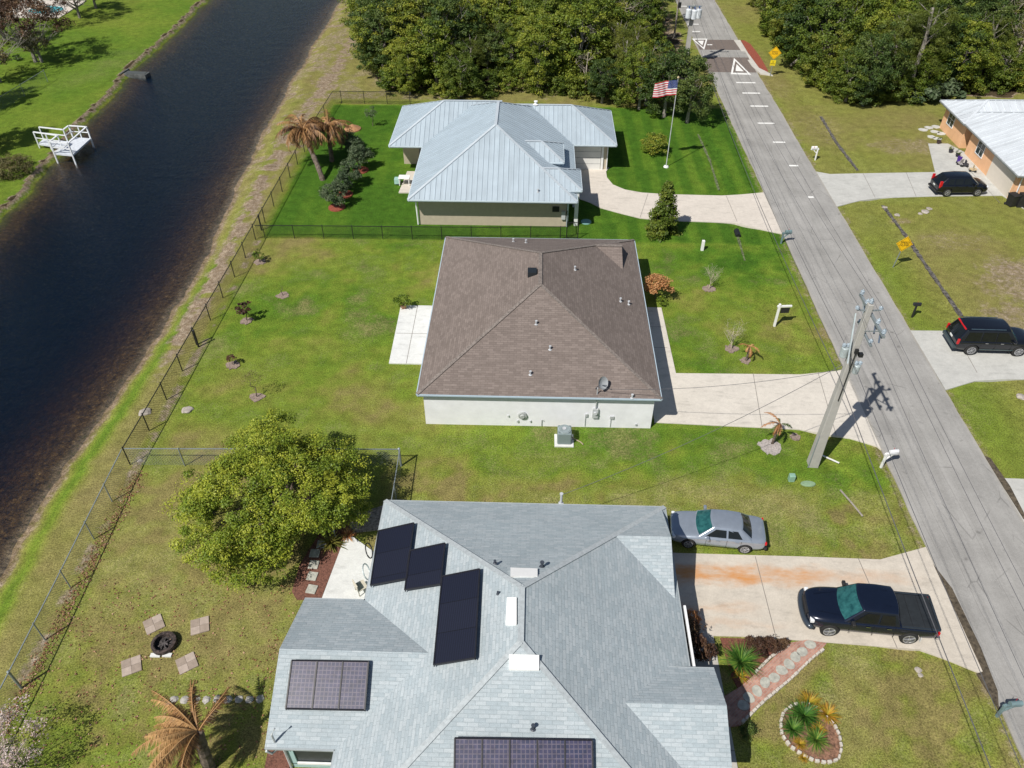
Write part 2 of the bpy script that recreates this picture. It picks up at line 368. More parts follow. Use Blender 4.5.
def conc_mat(name, c, rust=0, stain=.12):
    if name in _mc: return _mc[name]
    m = N(name); P = m.geo(); a = np.array(c3(c)[:3])
    f = m.noise(P, .7, 5, .65); g = m.noise(P, 14, 4, .7); k = m.noise(P, 3.3, 4, .6)
    col = m.ramp(f, [(.3, tuple(a*(1-stain))), (.7, tuple(np.minimum(a*1.05, 1)))])
    col = m.mix(1, col, m.ramp(g, [(.3, .90), (.7, 1.06)]), 'MULTIPLY'); col = m.mix(1, col, m.ramp(m.noise(m.mp(P, (.5, 1.6, 1)), 1.6, 5, .7), [(.30, .80), (.46, 1.0)]), 'MULTIPLY'); col = m.mix(1, col, m.ramp(k, [(.3, .94), (.65, 1.03)]), 'MULTIPLY')
    if rust:
        sp = m.n('SeparateXYZ'); m.l(P, sp.inputs[0])
        for y0, w_, x0, x1, amt in ((23.05, .80, 8.6, 15.6, 1.0), (21.2, .5, 7.4, 12, .35), (23.1, .55, 11, 20, .4), (20.3, .4, 7.4, 13, .25)):
            dd = m.math('ABSOLUTE', m.math('ADD', m.math('SUBTRACT', sp.outputs[1], y0), m.math('MULTIPLY', m.math('SUBTRACT', m.noise(m.mp(P, (.6, 1, 1)), 1.2, 4, .6), .5), 1.4)))
            r1 = m.n('MapRange', interpolation_type='SMOOTHSTEP'); m.l(dd, r1.inputs[0]); r1.inputs[1].default_value = w_; r1.inputs[2].default_value = 0
            xr = m.n('MapRange', interpolation_type='SMOOTHSTEP'); m.l(sp.outputs[0], xr.inputs[0]); xr.inputs[1].default_value = x1; xr.inputs[2].default_value = x1-3
            nz = m.ramp(m.noise(m.mp(P, (.35, 1.2, 1)), 1.3, 5, .7), [(.35, .15), (.62, 1.)])
            fac = m.math('MULTIPLY', m.math('MULTIPLY', m.math('MULTIPLY', r1.outputs[0], xr.outputs[0]), nz), amt)
            col = m.mix(fac, col, (.52, .24, .08))
    m.inp('Base Color', col); m.inp('Roughness', .85); m.inp('Specular IOR Level', .3); m.inp('Normal', m.bump(g, .15, .01)); _mc[name] = m.m; return m.m
JM = mat('joint', (.22, .20, .18), .9)
def slab(name, pts, m, top=.05, bot=-.35, joints=(), kind='structure'):
    o = MB().prism(pts, bot, top).build(name, m); tag(o, kind=kind)
    if joints:
        jb = MB()
        for a, b in joints: jb.bar((*a, top+.001), (*b, top+.001), .035, .006)
        jb.build('control_joint', JM, o)
    return o
near_c = conc_mat('concrete_rusty', (.56, .51, .44), rust=1); mid_c = conc_mat('concrete_cream', (.60, .56, .50), stain=.07)
met_c = conc_mat('concrete_pink', (.60, .55, .49), stain=.07); est_c = conc_mat('concrete_grey', (.50, .50, .475)); pat_c = conc_mat('concrete_white', (.66, .67, .66), stain=.06)
g = G
slab('driveway', [(6.6, 24.3), g(800, 557), g(880, 560), (20.15, 25.05), (20.15, 18.15), g(920, 650), g(800, 641), g(740, 637), (6.6, 19.7)], near_c, joints=[(g(755, 557), g(776, 639)), (g(858, 559), g(897, 649))])
slab('driveway', [(7.45, 38.35), g(800, 375), g(836, 371.5), (20.15, 39.1), (20.15, 31.9), g(876, 446.5), g(850, 439), g(800, 430), g(655, 423), (7.45, 33.6)], mid_c, .05, joints=[(g(753, 374), g(762, 428)), (g(818, 373.5), g(836, 436))])
slab('path', [(7.2, 45.6), (9.2, 45.6), (9.3, 38.36), (7.2, 38.36)], mid_c, .048, joints=[((7.2, 41), (9.05, 41)), ((7.2, 43.3), (9.05, 43.3))])
mp = [(564, 167), (609, 168), (606, 172), (607, 178), (613, 185), (625, 190), (642, 193), (664, 194.5), (700, 195.5), (722, 196), (740, 195), (760, 192.8)]
mq = [(780, 233), (768, 231.5), (753, 228), (735, 223.5), (700, 222), (664, 221), (640, 218.5), (620, 213.5), (600, 208), (590, 203), (576, 198), (562, 192)]
slab('driveway', [g(*p) if i != 11 else (20.15, g(760, 192.8)[1]) for i, p in enumerate(mp)]+[(20.15, g(780, 234)[1])]+[g(*p) for p in mq[1:]], met_c, .05, joints=[(g(726, 196), g(737, 222)), (g(648, 194), g(640, 218))])
slab('driveway', [(25.85, g(814, 172)[1]), g(830, 174.5), g(850, 174), g(935, 172.5), g(928, 144), g(948, 144), (41.2, 72), (41.6, 61.0), g(1002, 196), g(940, 196.5), g(880, 198.5), g(860, 201), (25.85, g(836, 207)[1])], est_c, .05,
     joints=[(g(906, 173), g(916, 197)), (g(863, 174), g(875, 198)), ((40, 62), (40, 70))])
slab('driveway', [(25.85, g(912, 331)[1]), (44, 43.6), (44, 39.0), g(1000, 380), g(975, 381.5), (25.85, g(949, 390.5)[1])], est_c, .05, joints=[((33.5, 39), (33.5, 43.6)), ((28.5, 39), (28.8, 43.6))])
slab('driveway', [(25.85, 29.9), (40, 29.6), (40, 22), (25.85, 22)], est_c, .05)
slab('patio', [g(389, 364), (-6.3, g(389, 364)[1]), (-6.3, g(401, 306)[1]), g(401, 306)], pat_c, .08, joints=[((-8, 38.8), (-8.05, 45.3)), ((-9.1, 42), (-6.3, 42))])
slab('patio', [g(321, 602), g(347, 533), (-6.6, 23.1), (-6.6, 19.1), (-9.0, 19.1)], pat_c, .08)
slab('patio', [(-11.8, g(393, 193)[1]), (-9.2, g(393, 193)[1]), (-9.2, 66.5), (-11.6, 66.5)], met_c, .08)
slab('path', [(8.6, 19.7), (8.6, 12), (7.0, 12), (7.0, 19.7)], mat('walk_grey', (.45, .43, .40), .85, var=.06), .055, joints=[((7, 17), (8.6, 17)), ((7, 14.5), (8.6, 14.5))])
# dark rut of bare earth where the drive meets the road
slab('road_edge_soil', [(20.12, 24.0), (20.5, 22.6), (20.55, 19.5), (20.4, 17.4), (20.1, 16.6), (19.85, 18.2), (20.14, 18.3), (20.14, 22.0)], mat('rut', (.10, .08, .055), 1, var=.35, scale=6, bump=.6, bscale=14), .055)
slab('road_edge_soil', [(25.82, 31.6), (26.1, 31.4), (26.25, 29.3), (26.1, 27), (25.9, 27), (25.85, 29)], mat('rut', (.10, .08, .055)), .056)

# road markings and the speed hump
white = mat('road_paint', (.80, .80, .78), .7, var=.10, scale=9); brown = mat('hump_brown', (.165, .135, .12), .9, var=.10, scale=4)
def gp(px, py): return (px, py)
def zx(x, y): return g(640+x/6.4, y/6.4)             # coordinates in the enlarged view of the hump
hy = [zx(*p)[1] for p in ((500, 464), (500, 373), (500, 325), (500, 257))]
hump = thing('speed_hump', 'low asphalt speed hump across the road with two brown bands and white arrow markings', 'speed hump', (23, (hy[0]+hy[3])/2, 0))
mb = MB(); n = 12; ys_ = np.linspace(hy[0], hy[3], n+1); hz = lambda y: .045+.08*math.sin(math.pi*min(1, max(0, (y-hy[0])/(hy[3]-hy[0]))))
for i in range(n):
    mb.face([(ROAD0+.1, ys_[i], hz(ys_[i])), (ROAD1-.05, ys_[i], hz(ys_[i])), (ROAD1-.05, ys_[i+1], hz(ys_[i+1])), (ROAD0+.1, ys_[i+1], hz(ys_[i+1]))])
for x in (ROAD0+.1, ROAD1-.05): mb.face([(x, y, hz(y)) for y in ys_]+[(x, hy[3], .03), (x, hy[0], .03)])
mb.build('hump_surface', road.data.materials[0], hump, world=True)
for a, b in ((hy[0], hy[1]), (hy[2], hy[3])):
    mb = MB(); t = np.linspace(a, b, 6)
    for i in range(5): mb.face([(ROAD0+.15, t[i], hz(t[i])+.004), (ROAD1-.1, t[i], hz(t[i])+.004), (ROAD1-.1, t[i+1], hz(t[i+1])+.004), (ROAD0+.15, t[i+1], hz(t[i+1])+.004)])
    mb.build('brown_band', brown, hump, world=True)
def arrow(apex, l, r, d):
    mb = MB(); Z = lambda p: (p[0], p[1], hz(p[1])+.009+.006*(hy[0] < p[1] < hy[3]))
    A, L, R = (Vector((*q, 0)) for q in (apex, l, r))
    cen = (A+L+R)/3
    for f0, f1 in ((1.0, .72), (.42, .0)):
        o = [cen+(q-cen)*f0 for q in (A, L, R)]; i = [cen+(q-cen)*f1 for q in (A, L, R)]
        segs = 6
        for k in range(3):
            a, b = o[k], o[(k+1) % 3]; c, e = i[(k+1) % 3], i[k]
            for s in range(segs):
                p, q = s/segs, (s+1)/segs
                if f1 == 0: mb.face([Z(a.lerp(b, p)), Z(a.lerp(b, q)), Z(cen)])
                else: mb.face([Z(a.lerp(b, p)), Z(a.lerp(b, q)), Z(e.lerp(c, q)), Z(e.lerp(c, p))])
    mb.build('arrow_marking', white, hump, world=True)
arrow(zx(600, 378), zx(580, 478), zx(712, 482), 1)
arrow(zx(410, 325), zx(330, 250), zx(432, 250), 1)
for p, q in (((615, 530), (738, 532)), ((655, 597), (768, 599)), ((705, 680), (820, 683))):
    a, b = zx(*p), zx(*q); y = (a[1]+b[1])/2
    tag(MB().box(a[0], b[0], y-.16, y+.16, .02, .0445).build('road_marking', white), kind='structure')
for x0, x1, yy_ in ((757.5-684+684, 774, 123.5), (773, 785, 142.5), (789, 798, 166), (808, 813.5, 197.5)):
    a, b = g(x0, yy_), g(x1, yy_); tag(MB().box(a[0], b[0], a[1]-.14, a[1]+.14, .02, .0445).build('road_marking', white), kind='structure')
for p, q in (((215, 41), (305, 42)), ((275, 102), (340, 103)), ((283, 156), (375, 157)), ((320, 203), (385, 204)), ((430, 291), (462, 292))):
    a, b = zx(*p), zx(*q); a0 = max(a[0], ROAD0+.15); dz = hz(a[1])-.04 if hy[0] < a[1] < hy[3] else 0.0
    tag(MB().box(a0, b[0], a[1]-.15, a[1]+.15, .02, .0445+dz+(.006 if dz else 0)).build('road_marking', white), kind='structure')
# curb and red mulch island beside the hump
kx = [zx(*p) for p in ((600, 262), (655, 345), (715, 430), (770, 475), (850, 488), (820, 470), (760, 440), (690, 345), (640, 262))]
tag(MB().prism(kx, -.2, .12).build('kerb', conc_mat('kerb_c', (.55, .53, .49))), kind='structure')
ko = [zx(*p) for p in ((645, 262), (690, 340), (760, 438), (815, 482), (818, 455), (770, 370), (705, 285), (665, 262))]
tag(MB().prism(ko, -.2, .09).build('mulch_bed', mat('red_mulch', (.30, .075, .045), 1, var=.3, scale=14, bump=.8)), kind='structure')

# ------------------------------------------------------------------ house building kit
def shingle_mat(name, c, c2, c_dark):
    m = N(name); uv = m.coord('UV'); P = m.geo()
    bk = m.n('TexBrick'); m.l(uv, bk.inputs['Vector']); bk.inputs['Scale'].default_value = 1
    bk.inputs['Color1'].default_value = c3(c); bk.inputs['Color2'].default_value = c3(c2); bk.inputs['Mortar'].default_value = c3(c_dark)
    bk.inputs['Brick Width'].default_value = .40; bk.inputs['Row Height'].default_value = .145; bk.inputs['Mortar Size'].default_value = .011; bk.inputs['Mortar Smooth'].default_value = .8
    bk.inputs['Bias'].default_value = -.1; bk.offset = .37; bk.squash = 1
    f = m.noise(m.mp(uv, (1, 2.3, 1)), 4.2, 4, .65); g_ = m.noise(P, 40, 2, .6); l_ = m.noise(P, .5, 3, .5)
    col = m.mix(1, bk.outputs[0], m.ramp(f, [(.3, .90), (.7, 1.09)]), 'MULTIPLY'); col = m.mix(1, col, m.ramp(g_, [(.3, .9), (.7, 1.1)]), 'MULTIPLY')
    col = m.mix(1, col, m.ramp(l_, [(.3, .94), (.7, 1.05)]), 'MULTIPLY')
    m.inp('Base Color', col); m.inp('Roughness', .92); m.inp('Specular IOR Level', .25)
    m.inp('Normal', m.bump(bk.outputs['Fac'], .5, -.012)); return m.m
def metal_mat(name, c):
    m = N(name); P = m.geo(); uv = m.coord('UV'); a = np.array(c3(c)[:3])
    f = m.noise(m.mp(uv, (1.7, .12, 1)), 1.2, 3, .6); k = m.noise(P, .8, 4, .6)
    col = m.ramp(f, [(.3, tuple(a*.88)), (.7, tuple(a*1.08))]); col = m.mix(1, col, m.ramp(k, [(.3, .93), (.7, 1.05)]), 'MULTIPLY')
    m.inp('Base Color', col); m.inp('Roughness', .5); m.inp('Metallic', .12); return m.m
class Roof:
    def __init__(s, ribs=0, rib_w=.035, rib_h=.04): s.r = MB(); s.fa = MB(); s.gab = MB(); s.cap = MB(); s.ribs = ribs; s.rw = rib_w; s.rh = rib_h
    def plane(s, pts):
        P = [Vector(p) for p in pts]; n = (P[1]-P[0]).cross(P[2]-P[0])
        if n.length < 1e-6: n = (P[2]-P[0]).cross(P[3]-P[0])
        n.normalize()
        if n.z < 0: P = P[::-1]; n = -n
        U = Vector((0, 0, 1)).cross(n).normalized(); Vv = n.cross(U)
        uv = [(p.dot(U), p.dot(Vv)) for p in P]
        s.r.face(P, uv)
        if s.ribs:
            u0 = min(a for a, b in uv); u1 = max(a for a, b in uv); o = P[0]-U*uv[0][0]-Vv*uv[0][1]
            u = math.ceil(u0/s.ribs)*s.ribs
            while u < u1:
                xs_ = []
                for i in range(len(uv)):
                    (a, b), (c, d) = uv[i], uv[(i+1) % len(uv)]
                    if (a-u)*(c-u) < 0: xs_.append(b+(d-b)*(u-a)/(c-a))
                if len(xs_) >= 2:
                    v0, v1 = min(xs_), max(xs_)
                    if v1-v0 > .15:
                        M = Matrix((U, Vv, n)).transposed().to_4x4(); M.translation = o
                        s.r.box(u-s.rw/2, u+s.rw/2, v0+.02, v1-.02, 0, s.rh, M)
                u += s.ribs
    def block(s, x0, x1, y0, y1, ze, sl, axis='y', e0='hip', e1='hip', zd=0, caps=True, thick=.19, vis=(1, 1, 1, 1)):
        sw = axis == 'x'
        if sw: x0, x1, y0, y1 = y0, y1, x0, x1          # work as if the ridge ran along y
        T = (lambda a, b, c: (b, a, c)) if sw else (lambda a, b, c: (a, b, c))
        run = (x1-x0)/2; xc = (x0+x1)/2; zr = ze+run*sl; ze += zd; zr += zd
        ya = y0+run if e0 == 'hip' else y0; yb = y1-run if e1 == 'hip' else y1
        s.plane([T(x0, y0, ze), T(x0, y1, ze), T(xc, yb, zr), T(xc, ya, zr)])
        s.plane([T(x1, y0, ze), T(x1, y1, ze), T(xc, yb, zr), T(xc, ya, zr)])
        if e0 == 'hip': s.plane([T(x0, y0, ze), T(x1, y0, ze), T(xc, ya, zr)])
        else: s.gab.face([T(x0, y0, ze-thick), T(x0, y0, ze), T(xc, y0, zr), T(x1, y0, ze), T(x1, y0, ze-thick)])
        if e1 == 'hip': s.plane([T(x0, y1, ze), T(x1, y1, ze), T(xc, yb, zr)])
        else: s.gab.face([T(x0, y1, ze-thick), T(x0, y1, ze), T(xc, y1, zr), T(x1, y1, ze), T(x1, y1, ze-thick)])
        c = [T(x0, y0, 0), T(x1, y0, 0), T(x1, y1, 0), T(x0, y1, 0)]
        for i in range(4):
            a, b = c[i], c[(i+1) % 4]
            s.fa.face([(a[0], a[1], ze-thick), (b[0], b[1], ze-thick), (b[0], b[1], ze-.003), (a[0], a[1], ze-.003)])
        s.fa.face([(p[0], p[1], ze-thick) for p in c])
        # gutter lip round the eaves
        for i in range(4):
            a, b = Vector((c[i][0], c[i][1], ze-.06)), Vector((c[(i+1) % 4][0], c[(i+1) % 4][1], ze-.06))
            gableside = (i == 0 and e0 != 'hip') or (i == 2 and e1 != 'hip')
            if sw: gableside = (i == 0 and e0 != 'hip') or (i == 2 and e1 != 'hip')
            if not gableside:
                d = (b-a).normalized(); nn = Vector((d.y, -d.x, 0)); ctr = Vector(((c[0][0]+c[2][0])/2, (c[0][1]+c[2][1])/2, ze))
                if (a+nn-ctr).length < (a-nn-ctr).length: nn = -nn
                s.fa.bar(a+nn*.03, b+nn*.03, .055, .09)
        if caps:
            h = Vector((0, 0, .02)); V_ = lambda *q: Vector(T(*q))+h
            if yb-ya > .3: s.cap.bar(V_(xc, ya, zr), V_(xc, yb, zr), .24, .014)
            if e0 == 'hip': s.cap.bar(V_(x0, y0, ze), V_(xc, ya, zr), .22, .014); s.cap.bar(V_(x1, y0, ze), V_(xc, ya, zr), .22, .014)
            if e1 == 'hip': s.cap.bar(V_(x0, y1, ze), V_(xc, yb, zr), .22, .014); s.cap.bar(V_(x1, y1, ze), V_(xc, yb, zr), .22, .014)
        return zr
    def build(s, parent, rm, fm, gm, cm):
        o = s.r.build('roof', rm, parent, world=True)
        s.fa.build('fascia', fm, o)
        for f in s.gab.f:
            q = MB(); q.face([s.gab.v[i] for i in f]); q.build('gable_end', gm, o)
        if s.cap.f: s.cap.build('ridge_cap', cm, o)
        for ch in o.children:                                # children were authored in world coordinates
            L = parent.location; ch.location = (-L.x, -L.y, -L.z)
        return o
def roofchild(mb, name, m, roof, smooth=False, label=None):
    o = mb.build(name, m, roof, smooth=smooth, label=label); L = roof.parent.location; o.location = (-L.x, -L.y, -L.z); return o
def wallbox(mb, x0, x1, y0, y1, z1, z0=-.3): mb.box(x0, x1, y0, y1, z0, z1)
glass = mat('window_glass', (.03, .045, .05), .08, var=.1)
trimw = mat('white_trim', (.78, .79, .80), .5, var=.03)
def window(house, x, y, z, w_, h, facing, m=None, bars=2):
    """facing: 's','e','w' wall plane at x/y; frame with pane and muntin bars"""
    fr = MB(); pn = MB(); t = .06; d = .05
    rot = {'s': 0, 'e': math.pi/2, 'w': -math.pi/2, 'n': math.pi}[facing]
    M = Matrix.Translation((x, y, z)) @ Matrix.Rotation(rot, 4, 'Z')
    for a in ((-w_/2-t, w_/2+t, -d, 0, -t, 0), (-w_/2-t, w_/2+t, -d, 0, h, h+t), (-w_/2-t, -w_/2, -d, 0, 0, h), (w_/2, w_/2+t, -d, 0, 0, h)): fr.box(*a, M)
    for k in range(1, bars): fr.box(-w_/2+w_*k/bars-.02, -w_/2+w_*k/bars+.02, -d*.7, 0, 0, h, M)
    fr.box(-w_/2, w_/2, -d*.7, 0, h/2-.02, h/2+.02, M)
    pn.box(-w_/2, w_/2, -d*.4, .0, 0, h, M)
    o = fr.build('window', m or trimw, house, world=True); p = pn.build('pane', glass, o); L = house.location; p.location = (-L.x, -L.y, -L.z)
    return o
# ------------------------------------------------------------------ near house (grey shingles, solar panels)
gable_m = mat('gable_green', (.36, .47, .46), .8, var=.05)
near = thing('shingle_house', 'house with light grey shingle roof carrying black solar pool panels, nearest the camera', 'house', (-1, 16, 0))
ng = shingle_mat('grey_shingle', (.335, .39, .42), (.42, .465, .49), (.285, .335, .36))
R = Roof(); S = .43
R.block(-7.0, 6.7, 9.0, 25.1, 2.6, S, 'y')
R.block(1.0, 6.52, 19.62, 25.1, 2.6, S, 'x', e0='gable', e1='gable', zd=-.012, caps=False)
R.block(2.5, 7.6, 12.5, 16.42, 3.0, S, 'x', e0='gable', e1='gable', caps=False)
R.block(-9.66, -2.5, 12.95, 19.42, 2.6, S, 'x', e0='gable', e1='gable', caps=False)
capn = mat('grey_cap', (.40, .44, .46), .9, var=.1, scale=8)
roof = R.build(near, ng, mat('grey_fascia', (.36, .40, .42), .6, var=.05), gable_m, capn)
wb_ = MB(); wm = mat('near_wall', (.36, .52, .52), .8, var=.04)
for a in ((-6.5, 6.2, 9.6, 24.6, 2.45), (1, 6.2, 20.1, 24.5, 2.5), (-9.2, -6, 14.6, 19.0, 2.45), (-9.15, -6.6, 13.35, 14.6, .35), (2.5, 6.19, 12.9, 16.0, 2.8)): wallbox(wb_, *a)
for x in (-9.17, -6.75): wb_.box(x, x+.25, 13.35, 13.6, .3, 2.45)
wb_.box(-9.17, -8.92, 13.6, 14.6, 1.9, 2.45)
for x, y in ((7.2, 16.0), (7.2, 12.95)): wb_.box(x-.12, x+.12, y-.12, y+.12, 0, 2.82)
wb_.build('wall', wm, near, world=True)
MB().box(-8.9, -6.76, 13.40, 13.44, .45, 2.3).build('lanai_screen', mat('screen', (.03, .04, .045), .5), near, world=True)
MB().box(-8.9, -6.76, 13.30, 13.37, .35, .47).build('window_sill', trimw, near, world=True)
MB().box(6.19, 6.24, 20.4, 24.1, .02, 2.2).build('garage_door', trimw, near, world=True)
MB().box(6.19, 6.23, 16.9, 17.9, .02, 2.1).build('door', mat('near_door', (.25, .30, .33)), near, world=True)
# stray gutter piece seen along the eave between the two gables
MB().bar((6.92, 19.6, 2.5), (6.92, 16.55, 2.5), .10, .12).build('gutter', trimw, near, world=True)
MB().bar((6.0, 12.36, 2.92), (7.55, 12.36, 2.92), .10, .1).build('gutter', trimw, near, world=True)
mb = MB(); mb.tube([(-9.6, 12.85, 2.5), (-9.45, 12.9, 2.2), (-9.2, 13.3, 2.0), (-9.2, 13.3, .05)], .05, 6); mb.build('downspout', mat('pipe_grey', (.5, .53, .55), .5), near, world=True)
# roof planes as height functions
zW = lambda x, y: 2.6+S*(x+7.0)
zS_wing = lambda x, y: 2.6+S*(y-12.95)
def on_plane(zf, px, py):
    h = 4.0
    for _ in range(40):
        x, y = G(px, py, h); h = h+.6*(zf(x, y)-h)
    return (x, y, zf(x, y))
solar_b = mat('solar_black', (.012, .015, .028), .35, var=.2); solar_f = mat('solar_frame', (.02, .02, .025), .4)
def pool_mat():
    m = N('pool_collector'); uv = m.coord('UV'); P = m.geo()
    bk = m.n('TexBrick'); m.l(uv, bk.inputs['Vector']); bk.inputs['Scale'].default_value = 1
    bk.inputs['Color1'].default_value = (.022, .028, .070, 1); bk.inputs['Color2'].default_value = (.040, .038, .088, 1); bk.inputs['Mortar'].default_value = (.10, .088, .125, 1)
    bk.inputs['Brick Width'].default_value = .155; bk.inputs['Row Height'].default_value = .155; bk.inputs['Mortar Size'].default_value = .018; bk.offset = 0
    f = m.noise(P, 5, 3); m.inp('Base Color', m.mix(1, bk.outputs[0], m.ramp(f, [(.3, .7), (.7, 1.2)]), 'MULTIPLY')); m.inp('Roughness', .35); return m.m
pool_m = pool_mat()
def cell_mat():
    m = N('tube_collector'); uv = m.coord('UV')
    wv = m.n('TexWave', bands_direction='X'); m.l(uv, wv.inputs['Vector']); wv.inputs['Scale'].default_value = 3.2; wv.inputs['Distortion'].default_value = 0
    bk = m.n('TexBrick'); m.l(uv, bk.inputs['Vector']); bk.inputs['Scale'].default_value = 1; bk.inputs['Color1'].default_value = (.010, .013, .030, 1); bk.inputs['Color2'].default_value = (.014, .017, .035, 1); bk.inputs['Mortar'].default_value = (.004, .004, .006, 1)
    bk.inputs['Brick Width'].default_value = 9; bk.inputs['Row Height'].default_value = 1.35; bk.inputs['Mortar Size'].default_value = .012; bk.offset = 0
    m.inp('Base Color', m.mix(.4, bk.outputs[0], m.mix(1, bk.outputs[0], wv.outputs[0], 'MULTIPLY'))); m.inp('Roughness', .55); m.inp('Specular IOR Level', .3)
    return m.m
cell_m = cell_mat()
def panel(corners, m, frame=True, seams=1, label=None, lift=.10, thick=.05):
    c = [Vector(p)+Vector((0, 0, lift)) for p in corners]; n = (c[1]-c[0]).cross(c[3]-c[0]).normalized()
    if n.z < 0: n = -n
    U = (c[1]-c[0]).normalized(); Vv = n.cross(U)
    mb = MB(); top = [p+n*thick for p in c]; uv = [((p-top[0]).dot(U), (p-top[0]).dot(Vv)) for p in top]
    mb.face(top, uv)
    for i in range(4): mb.face([c[i], c[(i+1) % 4], top[(i+1) % 4], top[i]])
    o = roofchild(mb, 'solar_panel', m, roof, label=label)
    fb = MB()
    for i in range(4): fb.bar(c[i]+n*thick, c[(i+1) % 4]+n*thick, .05, .07)
    for k in range(1, seams):
        t = k/seams; fb.bar(c[0].lerp(c[1], t)+n*thick, c[3].lerp(c[2], t)+n*thick, .05, .06)
    b_ = [Vector(p)+Vector((0, 0, .03)) for p in corners]
    for i in range(4): fb.bar(b_[i], c[i], .04)
    fb.build('panel_frame', solar_f, o) 
zx5 = lambda x, y: (255+x*.3752, 480+y*.3752)
quads = [(((331, 141), (425, 120), (406, 268), (310, 286)), 'tall black solar panel nearest the white patio'),
         (((414, 194), (508, 174), (496, 283), (401, 298)), 'short black solar panel in the middle of the staggered three'),
         (((500, 263), (600, 243), (588, 480), (478, 498)), 'longest black solar panel of the staggered three')]
for q, lb in quads: panel([on_plane(lambda x, y: zW(x, y)+.1, *zx5(*p)) for p in q], cell_m, label=lb)
panel([on_plane(lambda x, y: zS_wing(x, y)+.08, *zx5(*p)) for p in ((84, 613), (294, 617), (304, 488), (100, 485))], pool_m, seams=3, label='bronze speckled pool heating panel on the west wing')
zS_main = lambda x, y: 2.6+S*(y-9.0)
panel([on_plane(lambda x, y: zS_main(x, y)+.08, *p) for p in ((454, 800), (593, 800), (592, 741.5), (455, 739.5))], pool_m, seams=5, label='bronze speckled pool heating panel above the south slope')
# white ridge vents
zE = lambda x, y: 2.6+S*(6.7-x); zN = lambda x, y: 2.6+S*(25.1-y)
for zf, q in ((zN, ((510.5, 569), (537.5, 570), (537.5, 577.5), (510.5, 577.5))), (zW, ((507, 599), (516.5, 599), (516.5, 625.5), (505.5, 625.5))), (zS_main, ((509, 656), (539, 656.5), (539, 671), (509, 670.5)))):
    c = [Vector(on_plane(zf, *p)) for p in q]; u = Vector((0, 0, .11)); mb = MB()
    mb.face([p+u for p in c])
    for i in range(4): mb.face([c[i]-u*.3, c[(i+1) % 4]-u*.3, c[(i+1) % 4]+u, c[i]+u])
    roofchild(mb, 'roof_vent', mat('vent_white', (.85, .85, .84), .5, var=.02), roof)
def vent_pipe(roof, p, r=.05, h=.35, m=None):
    mb = MB(); x, y, z = p; mb.cyl(x, y, z-.05, z+h, r, n=8); mb.cyl(x, y, z+.0, z+.03, r*2.2, r*1.3, n=10); mb.cyl(x, y, z+h, z+h+.05, r*1.5, r*1.5, n=8)
    roofchild(mb, 'vent_pipe', m or mat('lead', (.5, .52, .55), .5), roof)
darkp = mat('dark_pipe', (.05, .06, .08), .5)
vent_pipe(roof, on_plane(zN, 542, 567), .06, .3, darkp); vent_pipe(roof, on_plane(zW, 495, 563), .04, .12, darkp); vent_pipe(roof, on_plane(zW, 498, 594), .035, .1, darkp); vent_pipe(roof, on_plane(zS_main, 533, 729), .05, .25, darkp)
vent_pipe(roof, on_plane(zN, 561, 503), .06, .65); 
MB().tube([(-9.3, 13.1, 2.7), (-9.3, 13.1, 3.3), (-9.15, 13.2, 3.6)], .04, 6).build('service_mast', mat('pipe_grey', (.5, .53, .55)), near, world=True)

# ------------------------------------------------------------------ middle house (brown shingles, white walls)
midh = thing('brown_roof_house', 'white walled house with a broad brown shingle hip roof, between the other two houses', 'house', (.5, 41, 0))
bs = shingle_mat('brown_shingle', (.168, .138, .124), (.222, .184, .166), (.122, .100, .09))
R = Roof()
R.block(-6.4, 7.45, 33.0, 50.5, 2.6, .43, 'y'); R.block(-.5, 6.2, 44.3, 50.5, 2.6, .43, 'x', e0='gable', e1='gable', zd=-.01, caps=False)
mroof = R.build(midh, bs, mat('fascia_bluegrey', (.42, .52, .60), .5, var=.03), mat('mid_gable_shade', (.12, .12, .12), .8), mat('brown_cap', (.21, .18, .162), .9, var=.25, scale=9))  # dark gable colour has the shade of the east face painted in
roofchild(MB().bar((4.3, 47.4, 3.93), (6.2, 47.4, 3.93), .26, .03), 'ridge_cap', mat('brown_cap', (.2, .16, .14)), mroof)
wb_ = MB(); wallbox(wb_, -6.1, 7.15, 33.3, 50.2, 2.45); mw = mat('mid_wall', (.78, .79, .83), .75, var=.045, scale=1.2, bump=.15, bscale=40)
wb_.build('wall', mw, midh, world=True)
MB().box(7.15, 7.19, 34.2, 38.2, .02, 2.2).build('garage_door', trimw, midh, world=True)
for k in range(3): window(midh, -6.1, 36+4.5*k, .9, 1.2, 1.2, 'w')
zW = lambda x, y: 2.6+.43*(x+6.4); zE = lambda x, y: 2.6+.43*(7.45-x); zS = lambda x, y: 2.6+.43*(y-33.0)
zm = lambda x, y: (400+x*.293, 230+y*.293)
p = on_plane(zW, *zm(451, 150)); mb = MB(); mb.box(p[0]-.28, p[0]+.28, p[1]-.28, p[1]+.3, p[2]-.1, p[2]+.28); roofchild(mb, 'roof_vent', mat('black_vent', (.015, .02, .025), .5), mroof)
for zf, q in ((zE, (597, 136)), (zS, (465, 322)), (zS, (512, 408)), (zS, (445, 494)), (zE, (752, 244)), (zE, (780, 254)), (zS, (792, 573)), ): vent_pipe(mroof, on_plane(zf, *zm(*q)), .05, .22)
for q in ((387, 40), (430, 44)): vent_pipe(mroof, on_plane(lambda x, y: 2.6+.43*(50.5-y), *zm(*q)), .05, .2)
